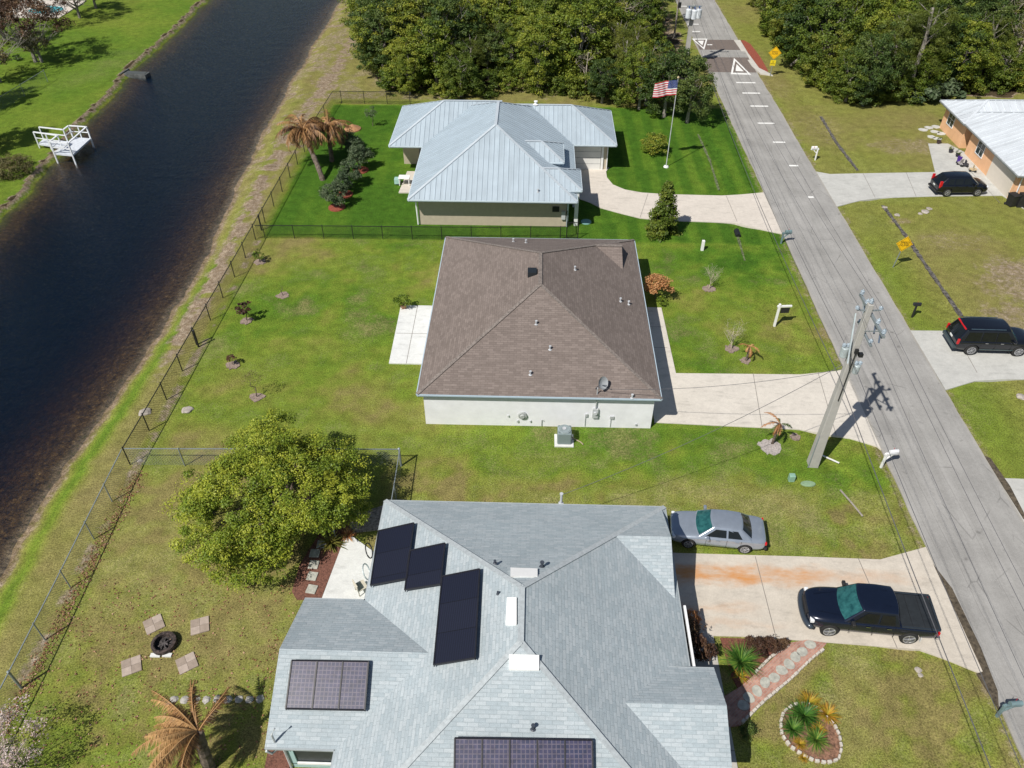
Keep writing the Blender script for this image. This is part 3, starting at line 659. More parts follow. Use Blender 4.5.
# satellite dish and service mast
p = on_plane(zS, *zm(684, 540)); mb = MB(); P0 = Vector(p)
prof = [(0.0, 0), (.12, .02), (.24, .07), (.33, .14)]; tl = Matrix.Translation(P0+Vector((.05, -.05, .45))) @ Matrix.Rotation(math.radians(55), 4, 'X') @ Matrix.Rotation(.5, 4, 'Y')
i0 = len(mb.v)
for r, z in prof:
    for j in range(16): mb.v.append(tuple(tl @ Vector((r*math.cos(j*math.pi/8), r*1.15*math.sin(j*math.pi/8), z))))
for k in range(3):
    for j in range(16): mb.f.append((i0+k*16+j, i0+k*16+(j+1) % 16, i0+k*16+16+(j+1) % 16, i0+k*16+16+j))
dish = roofchild(mb, 'satellite_dish', mat('dish', (.30, .32, .34), .5), mroof, smooth=True)
mb = MB(); mb.tube([P0, P0+Vector((.0, .05, .3)), P0+Vector((.05, 0, .5))], .03, 6); mb.bar(P0+Vector((.05, -.1, .3)), tl @ Vector((0, -.1, .5)), .03); mb.bar(P0+Vector((-.3, -.1, .02)), P0+Vector((0, 0, .35)), .03); mb.bar(P0+Vector((.3, -.1, .02)), P0+Vector((0, 0, .35)), .03)
mb.build('dish_arm', darkp, dish)
yw = 33.3
ex = mat('meter_grey', (.48, .50, .52), .5)
def wall_px(px, py):                        # point of the south wall plane seen there
    lo, hi = 0, 3
    for _ in range(40):
        m_ = (lo+hi)/2
        if G(px, py, m_)[1] > yw: lo = m_
        else: hi = m_
    return (G(px, py, lo)[0], lo)
zq = lambda x, y: (480+x*.1953, 370+y*.1953)
x, z = wall_px(*zq(590, 215)); mb = MB(); mb.box(x-.16, x+.16, yw-.14, yw, z-.38, z+.32); mb.tube([(x, yw-.1, z+.3), (x, yw-.1, 2.9), (x, yw-.15, 3.2)], .035, 6); o = mb.build('electric_meter', ex, midh, world=True)
mb = MB(); mb.tube([(x, yw-.14, z+.05), (x, yw-.24, z+.05)], .10, 12); o2 = mb.build('meter_dial', mat('lead', (.5, .52, .55)), o); o2.location = (-.5, -41, 0)
for q, w_, h in (((545, 230), .14, .22), ((675, 242), .22, .2), ((145, 233), .08, .1), ((798, 277), .1, .1), ((193, 260), .1, .16), ((258, 260), .08, .12)):
    x, z = wall_px(*zq(*q)); mb = MB(); mb.box(x-w_/2, x+w_/2, yw-.08, yw, z-h/2, z+h/2)
    if q[0] in (545, 675): mb.bar((x-.05, yw-.03, z), (x-.05, yw-.03, .1), .035)
    mb.build('utility_box', ex, midh, world=True)
x, z = wall_px(*zq(218, 230)); mb = MB(); mb.tube([(x, yw, z), (x, yw-.13, z)], [.26, .24], 16); mb.tube([(x, yw-.13, z), (x, yw-.2, z)], [.16, .12], 12); mb.build('hose_reel', mat('reel', (.36, .38, .38), .6), midh, world=True)
x, z = wall_px(*zq(315, 268)); mb = MB(); mb.tube([(x, yw-.05, .05), (x, yw-.06, .55), (x+.06, yw-.14, .62)], .02, 6); mb.build('hose_bib', ex, midh, world=True)

# ------------------------------------------------------------------ far house with the standing seam roof
meth = thing('metal_roof_house', 'house with pale blue grey standing seam metal roof of many hips, beside the woods', 'house', (-3, 65, 0))
mm = metal_mat('blue_metal', (.40, .475, .535)); S5 = .51
R = Roof(ribs=.41)
R.block(-9.9, 3.46, 55.85, 74.1, 2.8, S5, 'y')
R.block(-12.9, -3.0, 65.8, 75.0, 2.8, S5, 'x', e0='hip', e1='gable', zd=0)
R.block(-3.0, 7.3, 66.52, 74.47, 2.8, S5, 'x', e0='gable', e1='hip', zd=0)
R.block(-2.5, 2.45, 60.35, 64.15, 3.98, S5, 'x', e0='gable', e1='hip')
R.block(-1.0, 3.84, 56.95, 60.75, 3.2, S5, 'x', e0='gable', e1='hip')
metroof = R.build(meth, mm, mat('metal_fascia', (.55, .64, .70), .45, var=.03), mm, metal_mat('metal_cap', (.52, .58, .63)))
wb_ = MB(); wt = mat('met_wall', (.46, .40, .31), .8, var=.04)
for a in ((-9.3, 2.7, 56.95, 73, 2.65), (-12.1, -8, 68.2, 74.2, 2.65), (0, 6.6, 67.5, 73.8, 2.65)): wallbox(wb_, *a)
wb_.box(-9.0, 2.0, 60, 64, 2.6, 3.2)
wb_.build('wall', wt, meth, world=True)
MB().box(1.6, 2.1, 60.7, 63.9, .0, 3.85).build('porch_wall', trimw, meth, world=True)
for x, y in ((3.5, 57.2), (3.5, 60.4)): MB().box(x-.15, x+.15, y-.15, y+.15, 0, 3.05).build('porch_column', trimw, meth, world=True)
gd = MB(); gd.box(1.95, 6.05, 67.44, 67.5, .02, 2.3); gdo = gd.build('garage_door', mat('garage_white', (.70, .70, .68), .6, var=.02), meth, world=True)
gl_ = MB()
for z in (.6, 1.17, 1.74): gl_.box(1.95, 6.05, 67.425, 67.437, z, z+.03)
q = gl_.build('panel_line', mat('seam', (.4, .4, .4)), gdo); q.location = (3, -65, 0)
for bb in ((6.6, 6.68, 67.4, 67.6, 0, 2.6), (1.6, 1.9, 67.38, 67.5, 0, 2.5), (6.1, 6.3, 67.38, 67.5, 0, 2.5)): MB().box(*bb).build('corner_trim', trimw, meth, world=True)
mb = MB(); mb.tube([(-9.7, 56.0, 2.7), (-9.45, 56.8, 2.5), (-9.4, 56.85, .05)], .07, 6); mb.build('downspout', trimw, meth, world=True)
mb = MB(); mb.tube([(3.1, 56.0, 2.7), (2.8, 56.8, 2.5), (2.78, 56.85, .05)], .07, 6); mb.build('downspout', mat('metal_fascia', (.5, .6, .66)), meth, world=True)
MB().box(1.55, 2.1, 56.86, 56.95, 1.35, 1.8).build('window', mat('black_vent', (.015, .02, .025)), meth, world=True)
MB().box(2.3, 2.62, 56.78, 56.95, .7, 1.4).build('electric_meter', ex, meth, world=True)
MB().box(-12.14, -12.05, 69, 71, .1, 2.2).build('door', glass, meth, world=True)
MB().box(-10.6, -9.6, 68.12, 68.2, .1, 2.2).build('door', glass, meth, world=True)
vp = on_plane(lambda x, y: 2.8+S5*(y-55.85), 538, 192); vent_pipe(metroof, vp, .05, .2)
vent_pipe(metroof, (.05, 70.5, 4.85), .12, .25, mat('vent_white', (.85, .85, .84)))

# ------------------------------------------------------------------ orange house across the road
orh = thing('orange_house', 'peach orange house with a white ribbed metal roof, across the road', 'house', (46, 70, 0))
om = metal_mat('white_metal', (.60, .64, .68))
R = Roof(ribs=.62, rib_w=.06, rib_h=.05)
R.block(40.45, 56, 61.9, 75.6, 2.6, .40, 'x')
R.block(40.36, 50, 72.7, 78.6, 2.6, .40, 'x', e0='hip', e1='hip')
R.block(45, 60, 64, 78.5, 2.59, .40, 'y')
oroof = R.build(orh, om, mat('orange_fascia', (.30, .32, .33), .5), om, metal_mat('white_cap', (.62, .66, .70)))
ow = mat('orange_wall', (.78, .46, .26), .85, var=.05, scale=1.5); wb_ = MB()
for a in ((41.0, 55, 62.5, 71.6, 2.45), (42.6, 55, 71.6, 73.2, 2.45), (41.0, 49, 73.2, 78.1, 2.45), (46, 59.4, 64.6, 77.9, 2.42)): wallbox(wb_, *a)
wb_.box(41.0, 41.35, 71.6, 71.95, 0, 2.45)
wb_.build('wall', ow, orh, world=True)
gd = MB().box(40.95, 41.0, 62.95, 67.1, .02, 2.25).build('garage_door', mat('garage_cream', (.66, .60, .52), .6, var=.02), orh, world=True)
window(orh, 41.0, 69.6, .95, 1.3, 1.2, 'w'); window(orh, 41.0, 76.4, .95, 1.3, 1.25, 'w')
MB().box(42.56, 42.6, 72.0, 72.95, .05, 2.1).build('door', mat('garage_cream', (.6, .55, .5)), orh, world=True)
mb = MB(); mb.tube([(40.7, 62.1, 2.5), (41.2, 62.4, 2.2), (41.3, 62.42, .1)], .06, 6); mb.build('downspout', trimw, orh, world=True)
# ------------------------------------------------------------------ vehicles
def paint(name, c, metal=.3, rough=.22):
    m = N(name); P = m.geo(); f = m.noise(P, 3, 3); a = np.array(c3(c)[:3])
    m.inp('Base Color', m.ramp(f, [(.3, tuple(a*.93)), (.7, tuple(a*1.05))])); m.inp('Roughness', m.math('ADD', m.math('MULTIPLY', m.noise(P, 9, 3), .12), rough-.06))
    m.inp('Metallic', metal); m.inp('Coat Weight', .6); m.inp('Coat Roughness', .04); return m.m
tyre = mat('tyre', (.018, .018, .018), .85); alloy = mat('alloy', (.55, .56, .58), .3, metal=.7, var=.05); blackp = mat('black_plastic', (.02, .02, .022), .55)
teal = mat('tinted_glass', (.008, .05, .055), .04, col2=(.03, .13, .13), scale=4.5); darkg = mat('privacy_glass', (.008, .010, .012), .05)
lampw = mat('headlight_glass', (.75, .78, .8), .1, var=.05); lampr = mat('tail_light_red', (.55, .01, .015), .15, var=.1); chrome = mat('chrome', (.7, .7, .72), .15, metal=1, var=.03)
def apply_mods(o):
    dg = bpy.context.evaluated_depsgraph_get(); me = bpy.data.meshes.new_from_object(o.evaluated_get(dg)); old = o.data; o.modifiers.clear(); o.data = me; me.name = old.name
def vehicle(name, label, cat, spec, loc, rz):
    """spec: L, W, stations [(x, halfwidth, zbottom, zshoulder, ztop)], wheels xf,xr,r, cabin profile..."""
    t = thing(name, label, cat, loc, rz)
    P = spec['paint']; st = spec['st']; rows = []
    for x, w_, zb, zs, zt in st:
        zmid = zb+(zs-zb)*.5
        half = [(0, zb), (w_*.80, zb), (w_*.95, zb+.10), (w_, zmid), (w_*.985, zs-.07), (w_*.93, zs), (w_*.80, zt-.012), (w_*.40, zt), (0, zt+.008)]
        ring = [(x, y, z) for y, z in half]+[(x, -y, z) for y, z in half[-2:0:-1]]
        rows.append(ring)
    V = [p for r in rows for p in r]; n = len(rows[0]); F = []
    for k in range(len(rows)-1):
        for j in range(n): a = k*n+j; b = k*n+(j+1) % n; F.append((a, b, b+n, a+n))
    F.append(tuple(range(n))[::-1]); F.append(tuple((len(rows)-1)*n+j for j in range(n)))
    me = bpy.data.meshes.new('body'); me.from_pydata(V, [], F); me.materials.append(P); me.materials.append(blackp)
    bm = bmesh.new(); bm.from_mesh(me); bmesh.ops.recalc_face_normals(bm, faces=bm.faces); bm.to_mesh(me); bm.free()
    body = link('body', me, t); ss = body.modifiers.new('s', 'SUBSURF'); ss.levels = 2; ss.render_levels = 2
    r = spec['r']; W = spec['W']; cm = MB()
    for wx in spec['wx']:
        for s in (-1, 1): cm.tube([(wx, s*(W/2-.30), r), (wx, s*(W/2+.15), r)], r*1.17, 24)
    if 'bed' in spec: cm.box(*spec['bed'])
    cut = cm.build('cutter', blackp); cut.parent = None
    # boolean in the body's own space
    cut.parent = t; bpy.context.view_layer.update()
    bo = body.modifiers.new('b', 'BOOLEAN'); bo.object = cut; bo.operation = 'DIFFERENCE'; bo.solver = 'EXACT'
    bpy.context.view_layer.update(); apply_mods(body)
    bpy.data.objects.remove(cut)
    for p in body.data.polygons: p.use_smooth = True
    try: body.data.set_sharp_from_angle(angle=math.radians(38))
    except Exception: pass
    # cabin
    c = spec['cab']; xb0, xt0, xt1, xb1 = c['x']; wb0, wt = c['w']; zb, zt = c['z']; bow = c.get('bow', .10); zb1 = c.get('zb1', zb)
    us = np.linspace(-1, 1, 9)
    def P_(u, prof, k):                                   # profile point k: 0 base front,1 top front,2 top rear,3 base rear
        x = (xb0, xt0, xt1, xb1)[k]; wv = (wb0, wt, wt, wb0*c.get('rw', 1))[k]; z = (zb, zt, zt-c.get('drop', .02), zb1)[k]
        cr = (0, .05, .05, 0)[k]; bw = (bow, bow*.6, -bow*.5, -bow*.7)[k]
        return Vector((x+bw*(1-u*u)-(bow*.0), wv*u, z+cr*(1-u*u*u*u)))
    mbc = MB(); L = [[P_(u, 0, k) for u in us] for k in range(4)]
    xm = (xt0+xt1)/2; mid = [Vector((xm, wt*1.02*u, zt+.02+.05*(1-u**4))) for u in us]
    seq = [L[0], L[1], mid, L[2], L[3]]
    for a, b in zip(seq[:-1], seq[1:]):
        for j in range(8): mbc.face([a[j], a[j+1], b[j+1], b[j]])
    for s in (0, 8):
        mbc.face([q[s] for q in seq])
    cab = mbc.build('cabin', P, t); me = cab.data
    bm = bmesh.new(); bm.from_mesh(me); bmesh.ops.remove_doubles(bm, verts=bm.verts, dist=1e-4); bmesh.ops.recalc_face_normals(bm, faces=bm.faces)
    es = [e for e in bm.edges if len(e.link_faces) == 2 and e.calc_face_angle(0) > .45]
    bmesh.ops.bevel(bm, geom=es, offset=.045, segments=3, affect='EDGES', profile=.5, clamp_overlap=True); bm.to_mesh(me); bm.free()
    for p in me.polygons: p.use_smooth = True
    try: me.set_sharp_from_angle(angle=math.radians(35))
    except Exception: pass
    def pane(A, B, f0, f1, g0, g1, name, m, off=.012):
        """A,B bottom/top rows of 9 points; cover u in f0..f1 and height g0..g1"""
        mb = MB(); q = 8; pa = []
        def at(row, u):
            i = min(7, max(0, int((u+1)*4))); f = (u+1)*4-i; return row[i].lerp(row[i+1], f)
        nrm = (at(A, .3)-at(A, -.3)).cross(at(B, 0)-at(A, 0)).normalized()
        if nrm.z < 0: nrm = -nrm
        cols = [f0+(f1-f0)*k/q for k in range(q+1)]
        for k in range(q):
            a0, a1 = at(A, cols[k]), at(A, cols[k+1]); b0, b1 = at(B, cols[k]), at(B, cols[k+1]); o = nrm*off
            mb.face([a0.lerp(b0, g0)+o, a1.lerp(b1, g0)+o, a1.lerp(b1, g1)+o, a0.lerp(b0, g1)+o])
        return mb.build(name, m, t, smooth=True)
    pane(L[0], L[1], -.91, .91, .07, .93, 'windshield', spec.get('wind', teal))
    if spec.get('rear', True): pane(L[3], L[2], -.86, .86, spec.get('rg', .10), .92, 'rear_window', spec.get('glass', darkg))
    for s in (-1, 1):
        A0 = Vector((xb0, s*wb0, zb)); T0 = Vector((xt0, s*wt, zt)); T1 = Vector((xt1, s*wt, zt-c.get('drop', .02))); B1 = Vector((xb1, s*wb0*c.get('rw', 1), zb1))
        nrm = (T0-A0).cross(B1-A0).normalized(); nrm = nrm if nrm.y*s > 0 else -nrm
        def sp(a, b): return (A0.lerp(B1, a)).lerp(T0.lerp(T1, a), b)+nrm*.022
        def at_x(x, b):
            lo, hi = 0., 1.
            for _ in range(30):
                m_ = (lo+hi)/2
                if sp(m_, b).x > x: lo = m_
                else: hi = m_
            return sp(lo, b)
        for (xf0, xf1, xr1, xr0) in spec['sw']:            # bottom front, top front, top rear, bottom rear
            MBp = MB(); MBp.face([at_x(xf0, .10), at_x(xf1, .84), at_x(xr1, .84), at_x(xr0, .10)]); MBp.build('side_window', spec.get('glass', darkg), t)
    # wheels
    for wx in spec['wx']:
        for s in (-1, 1):
            wm_ = MB(); y0 = s*(W/2-.245); y1 = s*(W/2-.015)
            i0 = len(wm_.v); wm_.tube([(wx, y0, r), (wx, y0+s*.03, r), (wx, y1-s*.03, r), (wx, y1, r)], [r*.9, r, r, r*.92], 28)
            wh = wm_.build('wheel', tyre, t, smooth=False)
            rm = MB(); rm.tube([(wx, y1-s*.02, r), (wx, y1+s*.006, r)], [r*.66, r*.66], 24)
            hub = rm.build('rim', mat('rim_dark', (.10, .10, .11), .4), wh)
            sk = MB()
            for k in range(7 if spec.get('sp7') else 5):
                a = 2*math.pi*k/(7 if spec.get('sp7') else 5); sk.bar((wx, y1+s*.010, r), (wx+math.cos(a)*r*.64, y1+s*.010, r+math.sin(a)*r*.64), r*.20, .02)
            ringp = [(wx+math.cos(a)*r*.64, y1+s*.008, r+math.sin(a)*r*.64) for a in np.linspace(0, 2*math.pi, 21)]
            for a, b in zip(ringp[:-1], ringp[1:]): sk.bar(a, b, .03, .03)
            sk.tube([(wx, y1, r), (wx, y1+s*.02, r)], [r*.17, r*.15], 10); sk.build('spoke', alloy, wh)
    L2 = spec['L']/2
    def part(nm, m, *boxes, bevel=.0):
        mb = MB()
        for b in boxes: mb.box(*b)
        return mb.build(nm, m, t, bevel=bevel)
    zh = spec['zl']; wl = W/2
    for s in (-1, 1):
        hx = spec['hx']; ya, yb = sorted((s*(wl-.48), s*(wl-.10)))
        if spec.get('light', True): part('headlight', lampw, (hx-.16, hx+.02, ya, yb, zh-.07, zh+.10), bevel=.03)
        mx = spec['mx']; ya, yb = sorted((s*(wl-.06), s*(wl+.19))); part('side_mirror', spec.get('mir', P), (mx-.08, mx+.08, ya, yb, spec['mz'], spec['mz']+.17), bevel=.035)
        for dx in spec['dh']: ya, yb = sorted((s*(wl-.02), s*(wl+.02))); part('door_handle', spec.get('dhm', chrome), (dx-.1, dx+.1, ya, yb, spec['dz'], spec['dz']+.035))
        for b in spec['tl']: bx = list(b); ya, yb = sorted((s*b[2], s*b[3])); part('tail_light', lampr, (b[0], b[1], ya, yb, b[4], b[5]), bevel=.02)
    for nm, m, bx in spec.get('extra', ()): part(nm, m, *bx, bevel=spec.get('eb', .012))
    # dark gap lines of the doors
    dl = MB()
    for s in (-1, 1):
        for dx in spec['gap']: dl.bar((dx, s*(wl+.001), spec['st'][3][2]+.12), (dx, s*(wl*.985), spec['dz']+.1), .014, .014)
    dl.build('door_gap', blackp, t)
    return t
silver = paint('silver_paint', (.35, .40, .47), .5, .24); black1 = paint('black_paint', (.010, .013, .022), .2, .2); navy = paint('blue_black_paint', (.008, .013, .030), .3, .22); suvp = paint('deep_black_paint', (.008, .010, .016), .2, .16)
# silver sedan, nose towards the near house
sedan = dict(L=4.95, W=1.88, paint=silver, r=.34, wx=(1.50, -1.42), hx=2.36, zl=.62, mx=.62, mz=.92, dh=(.05, -.95), dz=.80, gap=(.65, -.42, -1.15), sp7=1, dhm=silver,
    st=[(2.47, .62, .30, .58, .62), (2.40, .84, .22, .66, .72), (2.0, .92, .20, .76, .84), (1.4, .94, .20, .82, .92), (.85, .94, .20, .86, .97), (0, .94, .20, .90, .98), (-1.0, .94, .20, .93, 1.0), (-1.55, .94, .20, .94, 1.02), (-2.05, .92, .22, .92, 1.02), (-2.40, .86, .26, .88, .98), (-2.48, .70, .34, .80, .88)],
    cab=dict(x=(1.05, .32, -1.08, -1.72), w=(.86, .60), z=(.93, 1.42), bow=.16, drop=.03), sw=[(.72, .20, -.33, -.36), (-.46, -.43, -.92, -1.20)],
    tl=[(-2.475, -2.38, .70, .84, .70, .86)], extra=[('bumper', blackp, [(-2.55, -2.40, -.80, .80, .30, .46)]), ('grille', blackp, [(2.36, 2.495, -.42, .42, .38, .62)])])
sedan_o = vehicle('parked_car', 'silver four door sedan parked on the grass beside the rust stained driveway', 'car', sedan, (9.62, 25.42, .0), math.radians(174.5))
sedan_o.scale = (.95, 1, 1)
# dark pickup
truck = dict(L=5.85, W=2.03, paint=navy, r=.41, wx=(1.85, -1.70), hx=2.78, zl=.86, mx=1.02, mz=1.16, dh=(.30, -.62), dz=1.02, gap=(1.05, .02, -.92), mir=blackp,
    st=[(2.90, .62, .48, .82, .90), (2.82, .80, .36, .95, 1.04), (2.4, .97, .34, 1.04, 1.14), (1.8, 1.015, .34, 1.08, 1.19), (1.2, 1.015, .36, 1.10, 1.20), (.4, 1.015, .36, 1.11, 1.18), (-.6, 1.015, .36, 1.11, 1.16), (-1.1, 1.015, .38, 1.12, 1.16), (-1.9, 1.015, .40, 1.12, 1.16), (-2.7, 1.01, .44, 1.12, 1.16), (-2.88, .98, .48, 1.10, 1.14)],
    bed=(-2.78, -1.18, -.80, .80, .72, 2.0),
    cab=dict(x=(1.35, .62, -.86, -1.10), w=(.93, .74), z=(1.13, 1.83), bow=.20, drop=.02), sw=[(.98, .46, -.08, -.06), (-.16, -.18, -.74, -.86)], rg=.3,
    tl=[(-2.89, -2.82, .86, .97, .76, 1.02)], extra=[ ('grille', blackp, [(2.80, 2.93, -.48, .48, .72, .98)]), ('rear_bumper', chrome, [(-3.02, -2.86, -.92, .92, .46, .62)]),
      ('tonneau_cover', mat('vinyl_cover', (.016, .020, .024), .65, var=.15, scale=5), [(-2.76, -1.18, -.84, .84, 1.12, 1.172)]),
      ('bed_rail', mat('rail_plastic', (.022, .030, .040), .5), [(-2.84, -1.16, -.96, -.86, 1.15, 1.195), (-2.84, -1.16, .86, .96, 1.15, 1.195), (-2.88, -2.78, -.9, .9, 1.14, 1.19)]),
      ('cover_seam', mat('seam_dark', (.008, .008, .01)), [(-1.66, -1.645, -.84, .84, 1.165, 1.178), (-2.2, -2.185, -.84, .84, 1.165, 1.178)]),
      ('mud_flap', mat('flap', (.6, .6, .6)), [(-2.25, -2.22, .84, .98, .22, .5), (-2.25, -2.22, -.98, -.84, .22, .5)]),
      ('roof_strake', navy, [(-.6, .4, -.42, -.40, 1.875, 1.885), (-.6, .4, .40, .42, 1.875, 1.885)])])
pt = vehicle('pickup_truck', 'dark navy crew cab pickup truck with covered bed on the rust stained driveway', 'pickup truck', truck, (15.66, 20.66, .05), math.radians(175.2)); pt.scale = (.98, 1, 1.03)
mb = MB(); arc = [(2.42+.58*math.cos(a)**.5 if abs(a) < 1.57 else 2.42, 1.0*math.sin(a), .58) for a in np.linspace(-1.45, 1.45, 17)]; mb.tube(arc, [.09]+[.135]*15+[.09], 8); mb.build('front_bumper', paint('truck_bumper', (.05, .065, .085)), pt, smooth=True)
MB().tube([(2.72, y, .99) for y in (-.05, .05)], .035, 8).build('hood_badge', chrome, pt)
for s_ in (-1, 1):
    mb = MB(); mb.bar((2.5, s_*.45, 1.155), (1.5, s_*.62, 1.205), .03, .02); mb.build('hood_crease', navy, pt)
# big black SUV seen from the rear quarter
suv = dict(L=5.15, W=2.0, paint=suvp, r=.40, wx=(1.55, -1.47), hx=2.50, zl=.82, mx=.95, mz=1.12, dh=(.25, -.72), dz=1.0, gap=(.9, -.12, -1.05), sp7=1,
    st=[(2.58, .70, .45, .80, .86), (2.50, .90, .32, .92, 1.0), (2.1, .98, .30, 1.02, 1.12), (1.5, 1.0, .30, 1.06, 1.16), (.9, 1.0, .30, 1.08, 1.17), (0, 1.0, .30, 1.09, 1.12), (-1.0, 1.0, .30, 1.09, 1.12), (-1.8, 1.0, .30, 1.09, 1.12), (-2.3, .98, .34, 1.08, 1.12), (-2.52, .92, .40, 1.04, 1.08), (-2.57, .82, .46, .98, 1.02)],
    cab=dict(x=(1.28, .60, -2.10, -2.50), w=(.93, .74), z=(1.05, 1.84), bow=.16, drop=.03, rw=.97), sw=[(.88, .45, -.14, -.14), (-.22, -.22, -1.05, -1.08), (-1.18, -1.15, -1.95, -2.12)],
    tl=[(-2.56, -2.42, .82, .93, .84, 1.22)], extra=[('rear_bumper', mat('bumper_dk', (.04, .06, .07), .4), [(-2.68, -2.45, -.88, .88, .45, .66)]), ('roof_rail', mat('rail_blue', (.10, .16, .22), .3, metal=.6), [(-1.9, .3, -.70, -.66, 1.87, 1.92), (-1.9, .3, .66, .70, 1.87, 1.92)]),
      ('brake_light', lampr, [(-2.24, -2.14, -.62, .62, 1.795, 1.85)]), ('license_plate', mat('plate', (.7, .72, .7)), [(-2.60, -2.55, -.16, .16, .86, 1.0)]), ('side_trim', mat('trim_teal', (.06, .12, .13), .3, metal=.5), [(-1.05, 1.1, .995, 1.015, .50, .54), (-1.05, 1.1, -1.015, -.995, .50, .54)])])
vehicle('large_suv', 'large black SUV with roof rails parked on the driveway at the right edge', 'SUV', suv, (30.20, 41.72, .05), math.radians(-1.0))
# small black crossover at the orange house
cuv = dict(L=4.5, W=1.82, paint=suvp, r=.35, wx=(1.32, -1.33), hx=2.12, zl=.78, mx=.82, mz=1.02, dh=(.15, -.72), dz=.92, gap=(.8, -.15, -1.0), dhm=suvp,
    st=[(2.24, .60, .40, .70, .74), (2.16, .82, .28, .80, .88), (1.8, .90, .26, .90, 1.0), (1.3, .91, .26, .95, 1.06), (.8, .91, .26, .98, 1.08), (0, .91, .26, 1.0, 1.06), (-.9, .91, .26, 1.02, 1.06), (-1.6, .91, .28, 1.02, 1.06), (-2.0, .89, .32, 1.0, 1.04), (-2.2, .82, .38, .96, 1.0), (-2.25, .72, .44, .90, .94)],
    cab=dict(x=(1.22, .42, -1.55, -2.12), w=(.84, .62), z=(1.0, 1.64), bow=.16, drop=.06, rw=.94), sw=[(.80, .34, -.10, -.12), (-.20, -.19, -.85, -.90), (-1.0, -.95, -1.38, -1.55)],
    tl=[(-2.2, -1.98, .70, .84, .78, 1.36)], extra=[('rear_bumper', blackp, [(-2.32, -2.12, -.78, .78, .34, .50)]), ('license_plate', mat('plate', (.7, .72, .7)), [(-2.27, -2.22, -.15, .15, .70, .82)])])
vehicle('crossover_car', 'small black crossover with red pillar tail lights in front of the orange house', 'car', cuv, (37.1, 63.98, .05), math.radians(3.0))
# ------------------------------------------------------------------ plants
def leaf_mat(name, stops, rough=.55, trans=.25):
    m = N(name); v = m.attr('v'); s = m.n('SeparateColor'); m.l(v, s.inputs[0]); oi = m.n('ObjectInfo')
    f = m.math('ADD', s.outputs[0], m.math('MULTIPLY', m.math('SUBTRACT', oi.outputs['Random'], .5), .5))
    col = m.ramp(f, stops); m.inp('Base Color', col); m.inp('Roughness', rough); m.inp('Specular IOR Level', .35)
    if trans:
        td = m.n('BsdfTranslucent'); m.l(col, td.inputs[0]); mx = m.n('MixShader'); mx.inputs[0].default_value = trans
        m.l(m.b.outputs[0], mx.inputs[1]); m.l(td.outputs[0], mx.inputs[2]); m.l(mx.outputs[0], m.out.inputs[0])
    return m.m
L_wood = leaf_mat('leaf_wood', [(0, (.038, .068, .008)), (.35, (.090, .145, .014)), (.65, (.175, .225, .022)), (1, (.31, .32, .04))])
L_bush = leaf_mat('leaf_bright', [(0, (.035, .068, .007)), (.35, (.080, .132, .010)), (.7, (.170, .238, .018)), (1, (.34, .37, .035))], trans=.12)
L_pine = leaf_mat('leaf_pine', [(0, (.055, .080, .010)), (.5, (.12, .155, .022)), (1, (.20, .22, .035))])
L_dark = leaf_mat('leaf_dark', [(0, (.024, .050, .010)), (.5, (.055, .10, .02)), (1, (.13, .17, .035))])
L_grey = leaf_mat('leaf_greygreen', [(0, (.03, .055, .025)), (.5, (.07, .11, .05)), (1, (.15, .19, .10))])
L_dry = leaf_mat('leaf_dry', [(0, (.10, .055, .025)), (.5, (.24, .13, .055)), (1, (.42, .27, .14))], trans=.15)
L_brn = leaf_mat('leaf_brownish', [(0, (.055, .055, .018)), (.5, (.12, .11, .038)), (1, (.22, .18, .07))], trans=.15)
L_tan = leaf_mat('leaf_tan', [(0, (.08, .036, .014)), (.45, (.25, .125, .045)), (1, (.50, .30, .13))], trans=.1)
L_red = leaf_mat('leaf_red', [(0, (.030, .018, .012)), (.5, (.085, .042, .026)), (1, (.18, .11, .055))])
L_org = leaf_mat('leaf_orange', [(0, (.20, .08, .03)), (.5, (.42, .18, .07)), (1, (.55, .32, .14))])
bark = mat('bark', (.13, .10, .08), .95, var=.3, scale=8, bump=.6); barkg = mat('bark_grey', (.30, .27, .24), .9, var=.2, scale=8)
def leaf_quads(C, rs, size, up=.35, asp=.6, tone=None, rng=None, out=None):
    """C (n,3) leaf centres -> quads"""
    n = len(C); nr = rng.normal(size=(n, 3)); nr[:, 2] = np.abs(nr[:, 2])+up
    if out is not None: nr += out*.8
    nr /= np.linalg.norm(nr, axis=1)[:, None]
    a = rng.normal(size=(n, 3)); u = np.cross(nr, a); u /= np.linalg.norm(u, axis=1)[:, None]; v = np.cross(nr, u)
    s = size*rng.uniform(.6, 1.3, n)[:, None]; h = s*asp
    V = np.stack([C-u*s*.5, C-v*h*.5+nr*s*.06, C+u*s*.5, C+v*h*.5+nr*s*.06], 1).reshape(-1, 3)
    Q = np.arange(4*n).reshape(n, 4); T = np.repeat(tone, 4); return V, Q, T
